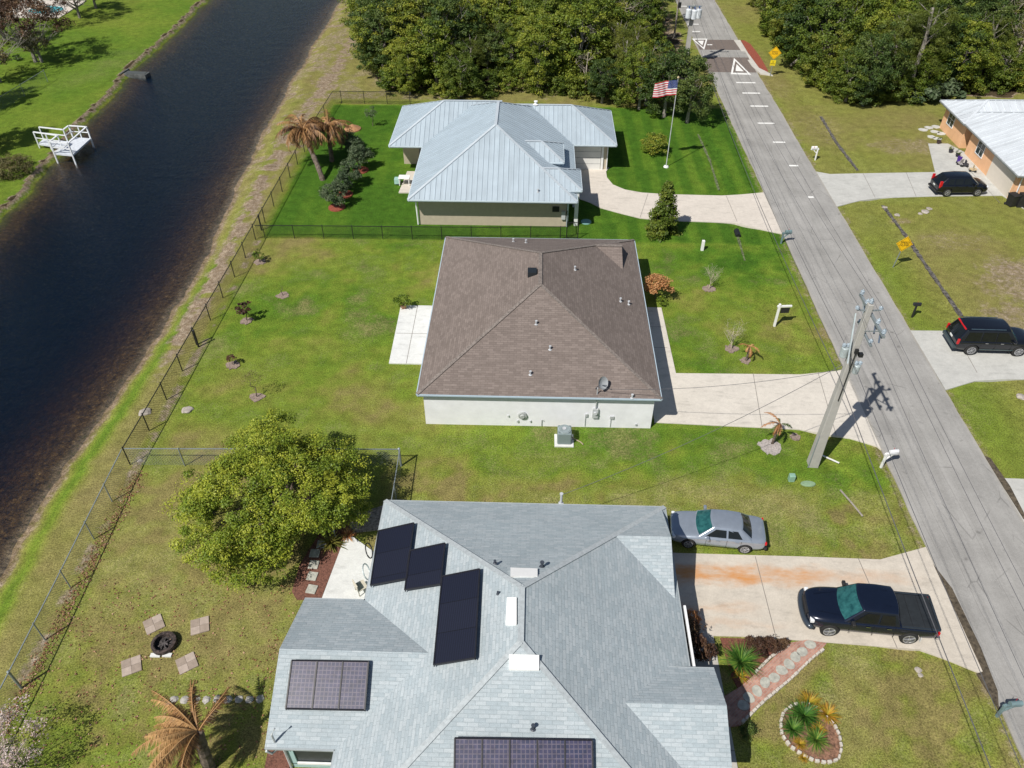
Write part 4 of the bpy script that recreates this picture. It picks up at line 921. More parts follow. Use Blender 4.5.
def crown_mesh(name, m, R=(2, 2, 2), nc=60, nl=60, leaf=.25, cr=.6, seed=0, shape='ell', zc=None, lob=.25, low=-.6, asp=.6):
    rng = np.random.RandomState(seed); C = []; T = []; O = []
    ph = rng.uniform(0, 6.28, 6)
    k = 0
    while k < nc:
        d = rng.normal(size=3); d /= np.linalg.norm(d)
        if shape == 'cone':
            z = rng.uniform(0, 1)**1.25; a = rng.uniform(0, 6.28); rr = (1-z)**.75*(.55+.45*rng.rand()**.5)*(1+.12*math.sin(5*a+ph[0])); p = np.array([R[0]*rr*math.cos(a), R[1]*rr*math.sin(a), R[2]*(z*2-1)]); d = np.array([math.cos(a), math.sin(a), .3])
        else:
            if d[2] < low: continue
            az = math.atan2(d[1], d[0]); lo = 1+lob*(math.sin(2*az+ph[0])*.4+math.sin(3*az+ph[1]+2*d[2])*.5+math.sin(5*az+ph[2]+3*d[2])*.35)
            rr = (rng.uniform(.45, 1)**.45)*lo*(.85+.3*rng.rand()); p = d*rr*np.array(R)
        tn = rng.uniform(0, 1); cs = cr*rng.uniform(.6, 1.35); n = int(nl*rng.uniform(.6, 1.4))
        q = rng.normal(size=(n, 3)); q /= np.linalg.norm(q, axis=1)[:, None]; q *= (rng.uniform(0, 1, n)**.45)[:, None]*cs*np.array([1, 1, .62])
        C.append(p+q); T.append(np.clip(.15+.5*tn+.35*rng.uniform(0, 1, n), 0, 1)); O.append(q/cs+d*.35)
        k += 1
    C = np.concatenate(C); T = np.concatenate(T); O = np.concatenate(O)
    C[:, 2] += (R[2] if zc is None else zc)
    V, Q, T = leaf_quads(C, None, leaf, rng=rng, tone=T, out=O, asp=asp)
    return np_mesh(name, V, Q, m, T)
def trunk_mesh(name, m, h=4, r=.15, limbs=6, spread=1.5, seed=0, top=None, twigs=0, base=0.25):
    rng = random.Random(seed); mb = MB(); p = Vector((0, 0, -.2)); pts = [p.copy()]; top = top or h*.7
    for k in range(5): pts.append(Vector((rng.uniform(-.12, .12)*k*.5, rng.uniform(-.12, .12)*k*.5, top*(k+1)/5)))
    mb.tube(pts, [r*(1.25-.75*k/5) for k in range(6)], 8)
    for k in range(limbs):
        t = rng.uniform(base, 1); i = min(4, int(t*5)); s = pts[i].lerp(pts[i+1], t*5-i if t < 1 else 1); a = 2*math.pi*k/limbs+rng.uniform(-.4, .4)
        e = s+Vector((math.cos(a)*spread*rng.uniform(.6, 1), math.sin(a)*spread*rng.uniform(.6, 1), (h-s.z)*rng.uniform(.4, .95)))
        m1 = s.lerp(e, .5)+Vector((rng.uniform(-.1, .1), rng.uniform(-.1, .1), -.08*spread))
        rr = r*.5*(1.1-t*.6); mb.tube([s, m1, e], [rr, rr*.65, rr*.25], 6)
        for q in range(twigs):
            u = rng.uniform(.35, 1); s2 = s.lerp(m1, u*2) if u < .5 else m1.lerp(e, u*2-1)
            d = Vector((rng.uniform(-1, 1), rng.uniform(-1, 1), rng.uniform(-.1, 1))).normalized()*spread*rng.uniform(.25, .6)
            mid_ = s2+d*.5+Vector((rng.uniform(-.05, .05),)*3); mb.tube([s2, mid_, s2+d], [rr*.35, rr*.25, rr*.12], 4, cap=False)
            for z_ in range(2):
                d2 = Vector((rng.uniform(-1, 1), rng.uniform(-1, 1), rng.uniform(0, 1))).normalized()*spread*rng.uniform(.1, .28); mb.tube([mid_, mid_+d2], [rr*.16, rr*.08], 3, cap=False)
    me = bpy.data.meshes.new(name); me.from_pydata(mb.v, [], mb.f); me.materials.append(m); return me
def plant(name, label, cat, loc, crown=None, trunk=None, rz=0, sc=1, group=None, cname='crown', zs=None):
    z = float(gz(loc[0], loc[1])) if len(loc) == 2 else loc[2]
    t = thing(name, label, cat, (loc[0], loc[1], z), rz, group)
    t.scale = (sc, sc, zs or sc)
    if trunk is not None: link('trunk' if cname == 'crown' else 'stem', trunk, t)
    if crown is not None: link(cname, crown, t)
    return t
rnd = random.Random(3)
# woods: individual trees, crowns from a set of shapes
WC = []
L_shrub = leaf_mat('leaf_shrub', [(0, (.045, .075, .010)), (.4, (.09, .14, .015)), (.75, (.16, .20, .025)), (1, (.26, .27, .04))])
for i in range(6): WC.append((crown_mesh('wood_crown', [L_wood, L_dark, L_wood, L_shrub, L_dark, L_wood][i], (1.9+.28*i, 1.9+.22*i, 3.0), 175, 95, .17, .50, 100+i, zc=3.3+.3*(i % 3), lob=.4, low=-.9), 'broadleaf'))
for i in range(3): WC.append((crown_mesh('pine_crown', L_pine, (2.2, 2.2, 2.9), 110, 110, .24, .48, 120+i, zc=5.0, lob=.38, asp=.14, low=-.8), 'pine'))
for i in range(2): WC.append((crown_mesh('brown_crown', L_brn, (2.0, 2.0, 2.4), 60, 60, .18, .62, 130+i, zc=3.2, lob=.4, low=-.8), 'thin brown leaved'))
for i in range(3): WC.append((crown_mesh('bush_crown', [L_shrub, L_wood, L_shrub][i], (1.7, 1.6, 1.4), 60, 70, .19, .45, 140+i, zc=1.2, lob=.4, low=-.8), 'shrub'))
WT = [trunk_mesh('wood_trunk', barkg, 6, .16, 9, 1.8, 10+i, top=4.6, twigs=2) for i in range(3)]; PT = trunk_mesh('pine_trunk', barkg, 8, .18, 8, 1.5, 20, top=7.5, base=.55)
def wood(poly_pts, n, block, mind=2.6):
    pts = []; tries = 0
    xs_ = [p[0] for p in poly_pts]; ys2 = [p[1] for p in poly_pts]
    def inside(x, y):
        c = False
        for i in range(len(poly_pts)):
            (a, b), (d, e) = poly_pts[i], poly_pts[(i+1) % len(poly_pts)]
            if (b > y) != (e > y) and x < (d-a)*(y-b)/(e-b)+a: c = not c
        return c
    while len(pts) < n and tries < 30000:
        tries += 1; x = rnd.uniform(min(xs_), max(xs_)); y = rnd.uniform(min(ys2), max(ys2))
        if inside(x, y) and all((x-a)**2+(y-b)**2 > mind**2 for a, b in pts): pts.append((x, y))
    x0, x1 = min(xs_), max(xs_)
    for x, y in pts:
        k = rnd.random()
        i = rnd.randrange(6) if k < .72 else (6+rnd.randrange(3) if k < .85 else (9+rnd.randrange(2) if k < .88 else 11+rnd.randrange(3)))
        place_wood(i, x, y, where(x, y, block))
def where(x, y, block):
    if block[0] == 'L':
        col = 'nearest the canal' if x < -14 else 'behind the left metal roof wing' if x < -7 else 'behind the metal roof ridge' if x < 0 else 'behind the metal roofed garage' if x < 8 else 'nearest the flagpole'
    else:
        col = 'nearest the road sign' if x < 36 else 'left part of right woods' if x < 43 else 'middle of right woods' if x < 52 else 'above the orange house' if x < 61 else 'in the upper right corner'
    f = (y-84)/10
    return ('front row tree' if f < 1 else 'second row tree' if f < 2 else 'deep woods tree' if f < 3 else 'farthest woods tree')+', '+col
desc = {'broadleaf': ('broadleaf_tree', 'dense green leafy {}', 'tree'), 'pine': ('pine_tree', 'feathery olive pine, {}', 'pine tree'),
        'thin brown leaved': ('sparse_tree', 'thin half bare {}', 'tree'), 'shrub': ('wild_shrub', 'bushy low shrub, {}', 'shrub')}
def place_wood(i, x, y, block, sc=None, label=None):
    cm_, kind = WC[i]; nm, lb, cat = desc[kind]; s = sc or rnd.uniform(.65, 1.45)
    if kind == 'pine': tr = PT
    elif kind == 'shrub': tr = None
    else: tr = WT[rnd.randrange(3)]
    lab = label or lb.format(block.replace('tree, ', 'plant, ') if kind == 'shrub' else block)
    return plant(nm, lab, cat, (x, y), cm_, tr, rnd.uniform(0, 6.28), s, None if label else lab, zs=s*rnd.uniform(.85, 1.1))
wood([(-20.6, 106), (-19.0, 97), (-16.6, 90), (-14.0, 86.0), (-5, 87.5), (-1, 88.5), (5, 88.0), (8, 84.5), (11.5, 81.5), (14.0, 83.5), (13.6, 92), (13.8, 128), (-22.0, 128)], 150, 'L', 2.3)
wood([(33.2, 85.0), (35, 84.0), (39.5, 85.5), (44, 88.5), (52, 90), (66, 91), (76, 95), (80, 128), (31, 128), (30.5, 112), (31.5, 96)], 190, 'R', 2.4)
def front(pts, block, step=1.7):
    for a, b in zip(pts[:-1], pts[1:]):
        n = max(1, int(math.dist(a, b)/step))
        for i in range(n):
            t = (i+rnd.uniform(.1, .9))/n; x = a[0]+(b[0]-a[0])*t; y = a[1]+(b[1]-a[1])*t+rnd.uniform(-.3, .6)
            place_wood(11+rnd.randrange(3) if rnd.random() < .75 else rnd.randrange(6), x, y, where(x, y, block), rnd.uniform(.6, 1.1))
front([(-21.5, 108), (-20.2, 98), (-17.6, 90.5), (-15, 85.2), (-10, 84.2)], 'L'); front([(-10, 84.2), (-5, 86), (-1, 87), (4, 86.5), (8, 83)], 'L', 1.6)
front([(30.8, 112), (31.6, 97), (32.8, 86), (34, 83.6), (38, 84.6), (44, 87.6), (52, 88.6), (62, 89), (72, 91)], 'R', 1.6)
ordn = ['leftmost', 'second from left', 'third from left', 'fourth from left', 'fifth from left', 'sixth from left', 'seventh from left', 'eighth from left', 'ninth from left', 'tenth from left']
from collections import defaultdict
cells = defaultdict(list)
for o in COL.objects:
    if 'label' in o and 'group' in o and o['label'] == o['group'] and ' row ' in o['label']: cells[o['label']].append(o)
for lb, os_ in cells.items():
    os_.sort(key=lambda o: o.location.x)
    if len(os_) == 1: del os_[0]['group']; continue
    for k, o in enumerate(os_[:10]): o['label'] = lb+', '+ordn[k]
for x, y, i, s in ((15.6, 78.6, 1, .95), (13.4, 80.0, 1, 1.0), (11.0, 82.0, 2, .85), (14.8, 82.8, 4, .8)): place_wood(i, x, y, 'woods', s, {0: 'dark broadleaf tree overhanging the road just past the flagpole', 1: 'round green tree right behind the flag', 2: 'low green tree at the front corner of the woods behind the garage', 3: 'leafy green tree just beyond the round tree behind the flag'}[[15.6, 13.4, 11.0, 14.8].index(x)])
for k, (px, py) in enumerate(((848, 108), (872, 106), (912, 103), (890, 104))):
    x, y = G(px, py-4); place_wood(11+k % 3, x, y+1, '', 1.0, ['dark bushy shrub at the near left corner of the woods behind the orange house', 'low shrub at the wood edge under the leaning trunks', 'big leaved green shrub at the corner of the orange house', 'low shrub between the wood corner and the big leaved shrub'][k])
bm_ = crown_mesh('big_leaf_crown', L_grey, (2.0, 1.4, 1.0), 34, 40, .42, .5, 150, zc=1.1)
for k, (px, py) in enumerate(((925, 104), (948, 101))): x, y = G(px, py); plant('big_leaf_shrub', ['pale green large leaved shrub left of the orange house', 'pale green large leaved shrub touching the corner of the orange house'][k], 'shrub', (x, y+.6), bm_, None, k*2, 1, 'large leaved shrubs by the orange house')
# bare and leaning dead trees
dead = [trunk_mesh('dead_trunk', mat('dead_wood', (.42, .36, .30), .9, var=.2), 7, .12, 10, 2.2, 60+i, top=6.5, twigs=4) for i in range(3)]
for px, py, lb, i, s in ((985, 60, 'bare grey dead tree standing among the woods at the upper right', 0, 1.1), (1010, 75, 'bare branched dead tree behind the roof of the orange house', 1, 1.0), (945, 70, 'bare pale branches rising in the middle of the right woods', 2, .9), (868, 40, 'leaning pale bare tree in the right woods above the corner shrubs', 1, .9), (905, 20, 'bare grey branches near the top edge of the right woods', 2, 1.0), (965, 25, 'tall bare grey tree near the top edge above the orange house', 0, 1.2), (1015, 30, 'bare branching tree at the upper right corner', 2, 1.2), (420, 30, 'pale bare tree in the left part of the woods behind the metal roof', 1, 1.0), (520, 40, 'thin bare tree rising in the middle of the woods behind the metal roof', 2, .9), (395, 70, 'bare tree at the left edge of the woods behind the metal roof', 0, .9), (585, 95, 'grey leafless small tree behind the metal roofed garage', 1, .7), (620, 60, 'reddish bare tree in the woods beside the road', 2, 1.0)):
    x, y = G(px, py); t = plant('dead_tree', lb, 'tree', (x, y), None, dead[i], i*2., s)
x, y = G(800, 65); t = thing('fallen_tree', 'pale fallen tree lying at the edge of the woods beside the yellow sign', 'fallen tree', (x, y, .2)); mb = MB(); mb.tube([(-1.5, -1.2, .1), (0, 0, .9), (1.6, 1.5, 1.9)], [.14, .11, .06], 8); mb.build('trunk', barkg, t)
# palms ---------------------------------------------------------------------------------
def fronds(name, m, n=18, L=2.0, droop=.9, el=(.1, 1.2), lw=.28, nl=26, seed=0, asp=.05, curl=.5, z0=0, bend=1.0, az=None):
    rng = np.random.RandomState(seed); V = []; Q = []; T = []
    for k in range(n):
        a = (2*math.pi*k*.618+rng.uniform(-.2, .2)) if az is None else rng.uniform(*az); e = rng.uniform(*el); LL = L*rng.uniform(.65, 1.12); sway = rng.uniform(-.5, .5); dh = np.array([math.cos(a), math.sin(a), 0]); t = np.linspace(0, 1, nl+1)
        ang = e-t*droop*rng.uniform(.8, 1.3)*bend
        az_ = a+sway*t*t; st = np.stack([np.cos(ang)*np.cos(az_), np.cos(ang)*np.sin(az_), np.sin(ang)], 1)*LL/nl; P = np.cumsum(st, 0)+np.array([0, 0, z0]); tone = rng.uniform(.1, .9)
        side = np.array([-dh[1], dh[0], 0])
        for i in range(1, nl+1):
            w_ = lw*math.sin(math.pi*min(1, t[i]*.9+.08))**.7*rng.uniform(.45, 1.2)
            fwd = st[i]/np.linalg.norm(st[i])
            for s in (-1, 1):
                tip = P[i]+side*s*w_+fwd*w_*.7+np.array([0, 0, -w_*curl*rng.uniform(.3, 1.2)]); b = P[i]
                wd = LL/nl*.55*fwd
                j = len(V); V += [b-wd, b+wd, tip+wd*.25, tip-wd*.25]; Q.append((j, j+1, j+2, j+3)); T += [min(1, max(0, tone+rng.uniform(-.3, .3)))]*4
            if i > 1:
                j = len(V); rr = .018*(1-t[i]*.7)+.004; q = side*rr; V += [P[i-1]-q, P[i-1]+q, P[i]+q, P[i]-q]; Q.append((j, j+1, j+2, j+3)); T += [1.]*4
    return np_mesh(name, np.array(V), np.array(Q), m, np.array(T))
def palm_trunk(h, r, lean=(0, 0), m=None, name='palm_trunk'):
    mb = MB(); n = 10; pts = [(lean[0]*(k/n)**1.3, lean[1]*(k/n)**1.3, -.2+(h+.2)*k/n) for k in range(n+1)]
    mb.tube(pts, [r*(1.2-.25*k/n)*(1.12 if k % 2 else .95) for k in range(n+1)], 10); me = bpy.data.meshes.new(name); me.from_pydata(mb.v, [], mb.f); me.materials.append(m or bark); return me
def palm(label, base, h, r, lean, fr, extra=None, name='palm_tree', cat='palm tree'):
    z = float(gz(*base)); t = thing(name, label, cat, (*base, z)); link('trunk', palm_trunk(h, r, lean, mat('palm_bark', (.16, .125, .10), .95, var=.3, scale=6, bump=.6)), t)
    for nm, me in fr: o = link(nm, me, t); o.location = (lean[0], lean[1], h)
    return t
b1 = G(323, 180); q1 = G(303, 132, 3.4); palm('leaning dead palm with hanging brown fronds and one green side, nearer the canal fence', b1, 3.4, .20, (q1[0]-b1[0], q1[1]-b1[1]), [('crown', fronds('dead_fronds', L_tan, 56, 2.7, 2.1, (.2, 1.45), .36, 34, 1, curl=1.3)), ('green_frond', fronds('green_fronds', L_dark, 3, 2.6, 1.0, (.2, .6), .3, 24, 22))])
b1 = G(332, 161); q1 = G(328, 128, 3.2); palm('second dead brown palm behind the leaning one beside the shrub row', b1, 3.2, .18, (q1[0]-b1[0], q1[1]-b1[1]), [('crown', fronds('dead_fronds', L_tan, 50, 2.5, 2.1, (.2, 1.45), .36, 34, 2, curl=1.3))])
palm('dead palm with dry tan fronds bent to one side in the near back yard', (-12.5, 13.2), 2.5, .20, (.1, .3), [('crown', fronds('dead_fronds', L_tan, 26, 2.5, 1.3, (.1, 1.1), .26, 75, 5, curl=1.6, az=(2.4, 4.3))), ('upright_frond', fronds('tall_fronds', L_tan, 5, 1.9, .7, (.3, 1.2), .24, 50, 6, curl=1.2, az=(.8, 2.2))), ('low_frond', fronds('low_fronds', L_tan, 5, 1.7, 1.5, (.2, .9), .28, 50, 16, curl=1.3, az=(4.3, 5.3)))])
b1 = G(772, 444); palm('small young palm with orange dried fronds beside the concrete utility pole', b1, 1.5, .07, (.15, .1), [('crown', fronds('young_fronds', L_org, 5, 1.25, 1.9, (.3, 1.1), .13, 30, 8, az=(2.2, 4.6))), ('green_frond', fronds('young_green', L_dark, 3, .8, 1.4, (.2, .8), .16, 14, 9))])
b1 = G(746, 361); palm('small young palm with drooping orange fronds in the lawn beside the bare sapling', b1, 1.1, .06, (.05, .1), [('crown', fronds('young_fronds', L_org, 8, .85, 2.1, (.3, 1.1), .12, 26, 10))])
x, y = G(893, 92); palm('shaggy cabbage palm with yellowing skirt at the front of the right woods', (x, y+1.5), 4.0, .2, (0, 0), [('crown', fronds('cabbage_green', L_pine, 22, 1.9, 1.6, (.0, 1.3), .4, 20, 11)), ('dry_skirt', fronds('cabbage_dry', L_dry, 14, 1.6, 1.4, (-1.2, -.3), .3, 18, 12))])
# near big tree -------------------------------------------------------------------------
big = crown_mesh('big_tree_crown', L_bush, (4.3, 3.8, 2.45), 780, 150, .115, .44, 200, zc=2.5, lob=.26, low=-.55, asp=.5)
plant('leafy_tree', 'big round yellow green leafy tree beside the white patio of the near house', 'tree', (-12.7, 25.45), big, trunk_mesh('big_trunk', bark, 4.0, .25, 14, 3.4, 31, top=2.4, twigs=3))
# cone tree and round shrub on the bright lawn
cone = crown_mesh('cone_crown', L_shrub, (1.25, 1.25, 2.15), 190, 62, .17, .36, 210, 'cone', zc=2.25)
x, y = G(662, 236); plant('cone_tree', 'dark green cone shaped tree at the edge of the curved driveway', 'tree', (x, y+.3), cone, trunk_mesh('cone_trunk', bark, 3.5, .1, 5, .6, 33))
rb = crown_mesh('round_crown', L_wood, (1.15, 1.15, .95), 90, 70, .13, .3, 211, zc=.95)
x, y = G(655, 155); plant('round_shrub', 'round dark green shrub with red flowers at its base near the flagpole', 'shrub', (x, y+.3), rb)
# row of grey green shrubs with red mulch
sc_ = crown_mesh('row_crown', L_grey, (.9, .9, 1.1), 75, 60, .13, .32, 212, zc=1.25, lob=.3); st_ = trunk_mesh('row_stem', bark, 1.6, .05, 5, .5, 34)
rows = [((336, 207), 1.0, 'nearest'), ((344, 194), .85, 'second nearest'), ((352, 185), .95, 'third nearest'), ((360, 170), 1.05, 'fourth nearest'), ((357, 158), .95, 'fifth nearest'), ((349, 150), .8, 'farthest')]
for k, (p, s, nm) in enumerate(rows):
    x, y = G(*p); plant('grey_green_shrub', f'grey green shrub in red mulch, {nm} of the row beside the dead palms', 'shrub', (x, y), sc_, st_, k*1.3, s, 'grey green shrubs in the bright back lawn')
    if k in (0, 1, 3): tag(MB().lathe([(.75, -.1), (.72, .07), (.0, .09)], 12, (0, 0)).build('mulch_bed', mat('red_mulch', (.3, .075, .045))), kind='structure').location = (x+.1, y-.1, float(gz(x, y))+.02)
x, y = G(362, 131); tag(MB().lathe([(.9, -.1), (.85, .10), (.0, .55)], 12, (0, 0)).build('mulch_pile', mat('tan_mulch', (.42, .22, .11), 1, var=.25, scale=10, bump=.8)), 'mound of tan bark mulch between the dead palms and the shrub row', 'mulch pile').location = (x-1.0, y+.4, 0)
sap = crown_mesh('sapling_crown', L_grey, (.55, .55, .6), 22, 30, .10, .22, 213, zc=1.3); sst = trunk_mesh('sapling_stem', bark, 1.7, .03, 5, .4, 36)
x, y = G(373, 126); plant('sapling', 'small thin sapling near the far fence of the bright lawn', 'sapling', (x, y), sap, sst, 0, 1.1)
# saplings of the middle back yard
red = crown_mesh('red_sapling_crown', L_red, (.55, .55, .35), 22, 22, .16, .2, 214, zc=1.1); thin = crown_mesh('thin_crown', L_brn, (.6, .6, .45), 26, 16, .07, .25, 215, zc=1.45); yel = crown_mesh('yellow_crown', L_bush, (.45, .45, .4), 18, 30, .12, .2, 216, zc=.7)
mul = mat('pale_mulch', (.30, .23, .19), 1, var=.3, scale=12, bump=.8)
def ring(x, y, r=.55, m=mul, h=.04): 
    rr_ = random.Random(int(x*97+y*31)); pl_ = [(r*rr_.uniform(.62, 1.08)*math.cos(a), r*rr_.uniform(.62, 1.08)*math.sin(a)) for a in np.linspace(0, 2*math.pi, 23)[:-1]]
    tag(MB().prism(pl_, -.1, h).build('mulch_ring', m), kind='structure').location = (x, y, float(gz(x, y))+.01)
for (px, py), cm_, lb, s in (((247, 321), red, 'red leaved sapling in the back lawn, third along from the canal fence corner', 1.0), ((283, 296), None, 'bare stick sapling in a heap of dry leaves in the back lawn', .7), ((233, 365), red, 'tiny reddish sapling in the lawn just beside the long black fence', .55), ((257, 397), thin, 'slim sapling with a thin crown on a dirt ring in the back lawn', 1.0), ((260, 262), yel, 'small yellow green shrub at the foot of the black canal fence', .9)):
    x, y = G(px, py); plant('sapling', lb, 'sapling', (x, y), cm_, sst, px*.1, s); ring(x, y, .5)
barec = trunk_mesh('bare_stem', mat('pale_twig', (.45, .40, .30), .9), 2.0, .035, 12, .75, 38, top=1.3, twigs=9)
for (px, py), lb, s in (((709, 289), 'bare pale twiggy sapling in the front lawn nearer the woods', 1.0), ((731, 349), 'bare pale twiggy sapling in the front lawn beside the little orange palm', 1.05)):
    x, y = G(px, py); plant('bare_sapling', lb, 'sapling', (x, y), crown_mesh('sparse_leaves', L_grey, (.7, .7, .6), 25, 12, .05, .3, px, zc=1.4), barec, px*.1, s, 'bare saplings of the front lawn'); ring(x, y, .5)
x, y = G(746, 361); ring(x, y, .4); x, y = G(769, 447); ring(x, y, .75, mat('grey_gravel', (.42, .38, .36), 1, var=.25, scale=14, bump=.8)); x, y = G(795, 437); ring(x, y, .35, mul)
# shrubs by the houses
oc = crown_mesh('orange_crown', L_org, (.75, .75, .7), 60, 45, .12, .28, 220, zc=1.1); x, y = G(655, 300); plant('orange_shrub', 'orange leaved shrub at the front corner of the brown roofed house', 'shrub', (x, y+.1), oc, sst, 0, 1.1); plant('orange_shrub', 'small yellow green plant beneath the orange leaved shrub', 'shrub', (x+.35, y-.7), yel, None, 0, .7)
x, y = G(404, 308); t = thing('potted_plant', 'yellow green potted plant on the corner of the white patio', 'potted plant', (x, y-.1, .08)); MB().lathe([(.16, 0), (.24, .35), (.2, .33)], 14).build('pot', mat('terracotta', (.35, .18, .1)), t); o = link('foliage', crown_mesh('pot_crown', L_bush, (.5, .5, .4), 22, 40, .12, .22, 222, zc=.65), t)
rc = crown_mesh('red_bush_crown', L_red, (.45, .7, .55), 50, 40, .12, .22, 223, zc=.75)
for k, (px, py) in enumerate(((686, 640), (693, 655), (688, 625))):
    x, y = G(px, py); plant('red_shrub', ['dark red shrub in the shade by the near house entry, middle of three', 'dark red shrub nearest the shaded entry path of the near house', 'orange red shrub under the end of the gutter of the near house'][k], 'shrub', (x+.1, y), [rc, rc, oc][k], None, k, [.9, 1.0, .45][k])
# bed with spiky plant
bed = [G(720, 638.5), G(791, 641), G(738, 690), G(731, 676)]
tag(MB().prism(bed, -.1, .07).build('mulch_bed', mat('brown_mulch', (.20, .075, .05), 1, var=.3, scale=14, bump=.8)), kind='structure')
brick_m = N('brick_paver'); P_ = brick_m.geo(); bk = brick_m.n('TexBrick'); brick_m.l(brick_m.mp(P_, rot=(0, 0, -.7)), bk.inputs['Vector']); bk.inputs['Scale'].default_value = 1
bk.inputs['Color1'].default_value = (.33, .16, .12, 1); bk.inputs['Color2'].default_value = (.44, .25, .19, 1); bk.inputs['Mortar'].default_value = (.36, .28, .24, 1); bk.inputs['Brick Width'].default_value = .21; bk.inputs['Row Height'].default_value = .105; bk.inputs['Mortar Size'].default_value = .008
brick_m.inp('Base Color', brick_m.mix(1, bk.outputs[0], brick_m.ramp(brick_m.noise(P_, 3, 4), [(.3, .8), (.7, 1.2)]), 'MULTIPLY')); brick_m.inp('Roughness', .9)
zb_ = lambda x, y: (740+x*.1797, 630+y*.1797)
pth = [zb_(*p) for p in ((0, 320), (60, 270), (280, 75), (370, 60), (480, 78), (455, 110), (280, 275), (130, 400), (0, 535))]
pth = [G(*p) for p in pth]+[(8.4, G(740, 726)[1]-.1), (8.4, G(740, 700)[1])]
tag(MB().prism(pth, -.1, .085).build('brick_path', brick_m.m), kind='structure')
tag(MB().prism([(8.5, 12.9), (10.3, 12.6), (10.3, 11), (8.5, 11)], -.1, .08).build('brick_path', brick_m.m), kind='structure')
stone = mat('stepping_stone', (.42, .42, .37), .9, var=.15, scale=6, bump=.3); ords = ['first', 'second', 'third', 'fourth', 'fifth', 'sixth', 'seventh', 'eighth', 'ninth', 'tenth']
for k, p in enumerate(((388, 88), (343, 128), (305, 157), (270, 197), (228, 230), (187, 272), (136, 298), (92, 345), (46, 382), (16, 425))):
    x, y = G(*zb_(*p)); mb = MB(); n = 14; mb.prism([(math.cos(a)*.26*(1+.06*math.sin(3*a+k)), math.sin(a)*.22*(1+.06*math.cos(2*a+k))) for a in np.linspace(0, 2*math.pi, n+1)[:-1]], .06, .115)
    o = mb.build('stepping_stone', stone); o.location = (x, y, 0); o.rotation_euler.z = k*.7; tag(o, f'{ords[k]} round grey stepping stone on the brick path, counted from the driveway', 'stepping stone', 'round stepping stones set in the brick path')
edge_m = mat('white_edging', (.54, .50, .44), .85, var=.12, scale=8)
def edging(pts, label, group, sz=.10, gap=.03, closed=False):
    pts = [Vector((*p, 0)) for p in pts]+([Vector((*pts[0], 0))] if closed else []); proto = None; rr = random.Random(5); cnt = 0
    for a, b in zip(pts[:-1], pts[1:]):
        L = (b-a).length; n = max(1, int(L/(sz*2+gap)))
        for i in range(n):
            p = a.lerp(b, (i+.5)/n); ang = math.atan2((b-a).y, (b-a).x)
            if proto is None: proto = MB().box(-sz, sz, -.055, .055, -.05, .13).build('edging_stone', edge_m, bevel=.015); tag(proto, label, 'edging stone', group); o = proto
            else: o = proto.copy(); COL.objects.link(o)
            o.location = (p.x, p.y, float(gz(p.x, p.y))+.03); o.rotation_euler = (0, rr.uniform(-.05, .05), ang+rr.uniform(-.08, .08)); o.scale = (1, rr.uniform(.85, 1.15), rr.uniform(.8, 1.1))
edging([G(*zb_(*p)) for p in ((5, 525), (130, 402), (280, 277), (395, 165), (465, 112))], 'small whitish edging stone along the lawn side of the brick path', 'edging stones on the lawn side of the brick path')
edging([G(*zb_(*p)) for p in ((80, 245), (170, 155), (270, 90))], 'small whitish edging stone between the brick path and the mulch bed', 'edging stones on the bed side of the brick path')
oval = [G(*zb_(*p)) for p in ((290, 425), (240, 460), (222, 520), (232, 590), (275, 650), (345, 700), (410, 730), (480, 742), (545, 725), (562, 660), (550, 590), (520, 530), (470, 480), (430, 440), (370, 415), (325, 415))]
edging(oval, 'small whitish edging stone around the oval flower bed', 'edging stones round the oval bed', sz=.085, closed=True)
tag(MB().prism(oval, -.15, .05).build('mulch_bed', mat('bed_soil', (.26, .14, .09), 1, var=.35, scale=10, bump=.8)), kind='structure')
def spiky(name, m, n, L, seed, w_=.035, el=(.3, 1.4), droop=.9): return fronds(name, m, n, L, droop, el, .0, 8, seed) if False else blades(name, m, n, L, seed, w_, el, droop)
def blades(name, m, n, L, seed, w_=.035, el=(.3, 1.4), droop=.9):
    rng = np.random.RandomState(seed); V = []; Q = []; T = []
    for k in range(n):
        a = rng.uniform(0, 6.28); e = rng.uniform(*el); LL = L*rng.uniform(.7, 1.1); d = np.array([math.cos(a), math.sin(a)]); t = np.linspace(0, 1, 6); ang = e-t*droop*rng.uniform(.5, 1.2); st = np.stack([np.cos(ang)*d[0], np.cos(ang)*d[1], np.sin(ang)], 1)*LL/5
        P = np.concatenate([[[0, 0, .05]], np.cumsum(st, 0)]); sd_ = np.array([-d[1], d[0], 0]); tn = rng.uniform(0, 1)
        for i in range(6):
            w0, w1 = w_*(1-i/6.2), w_*(1-(i+1)/6.2); j = len(V); V += [P[i]-sd_*w0, P[i]+sd_*w0, P[i+1]+sd_*w1, P[i+1]-sd_*w1]; Q.append((j, j+1, j+2, j+3)); T += [tn]*4
    return np_mesh(name, np.array(V), np.array(Q), m, np.array(T))
L_spk = leaf_mat('leaf_spiky', [(0, (.03, .10, .015)), (.6, (.09, .22, .03)), (1, (.25, .34, .06))])
L_ylw = leaf_mat('leaf_yellow', [(0, (.22, .20, .02)), (.5, (.42, .34, .03)), (1, (.55, .25, .04))])
x, y = G(740, 664); plant('spiky_plant', 'bright green spiky plant in the mulch bed beside the brick path', 'plant', (x, y), blades('spiky_blades', L_spk, 260, .95, 1, .028), None, 0, 1, cname='foliage')
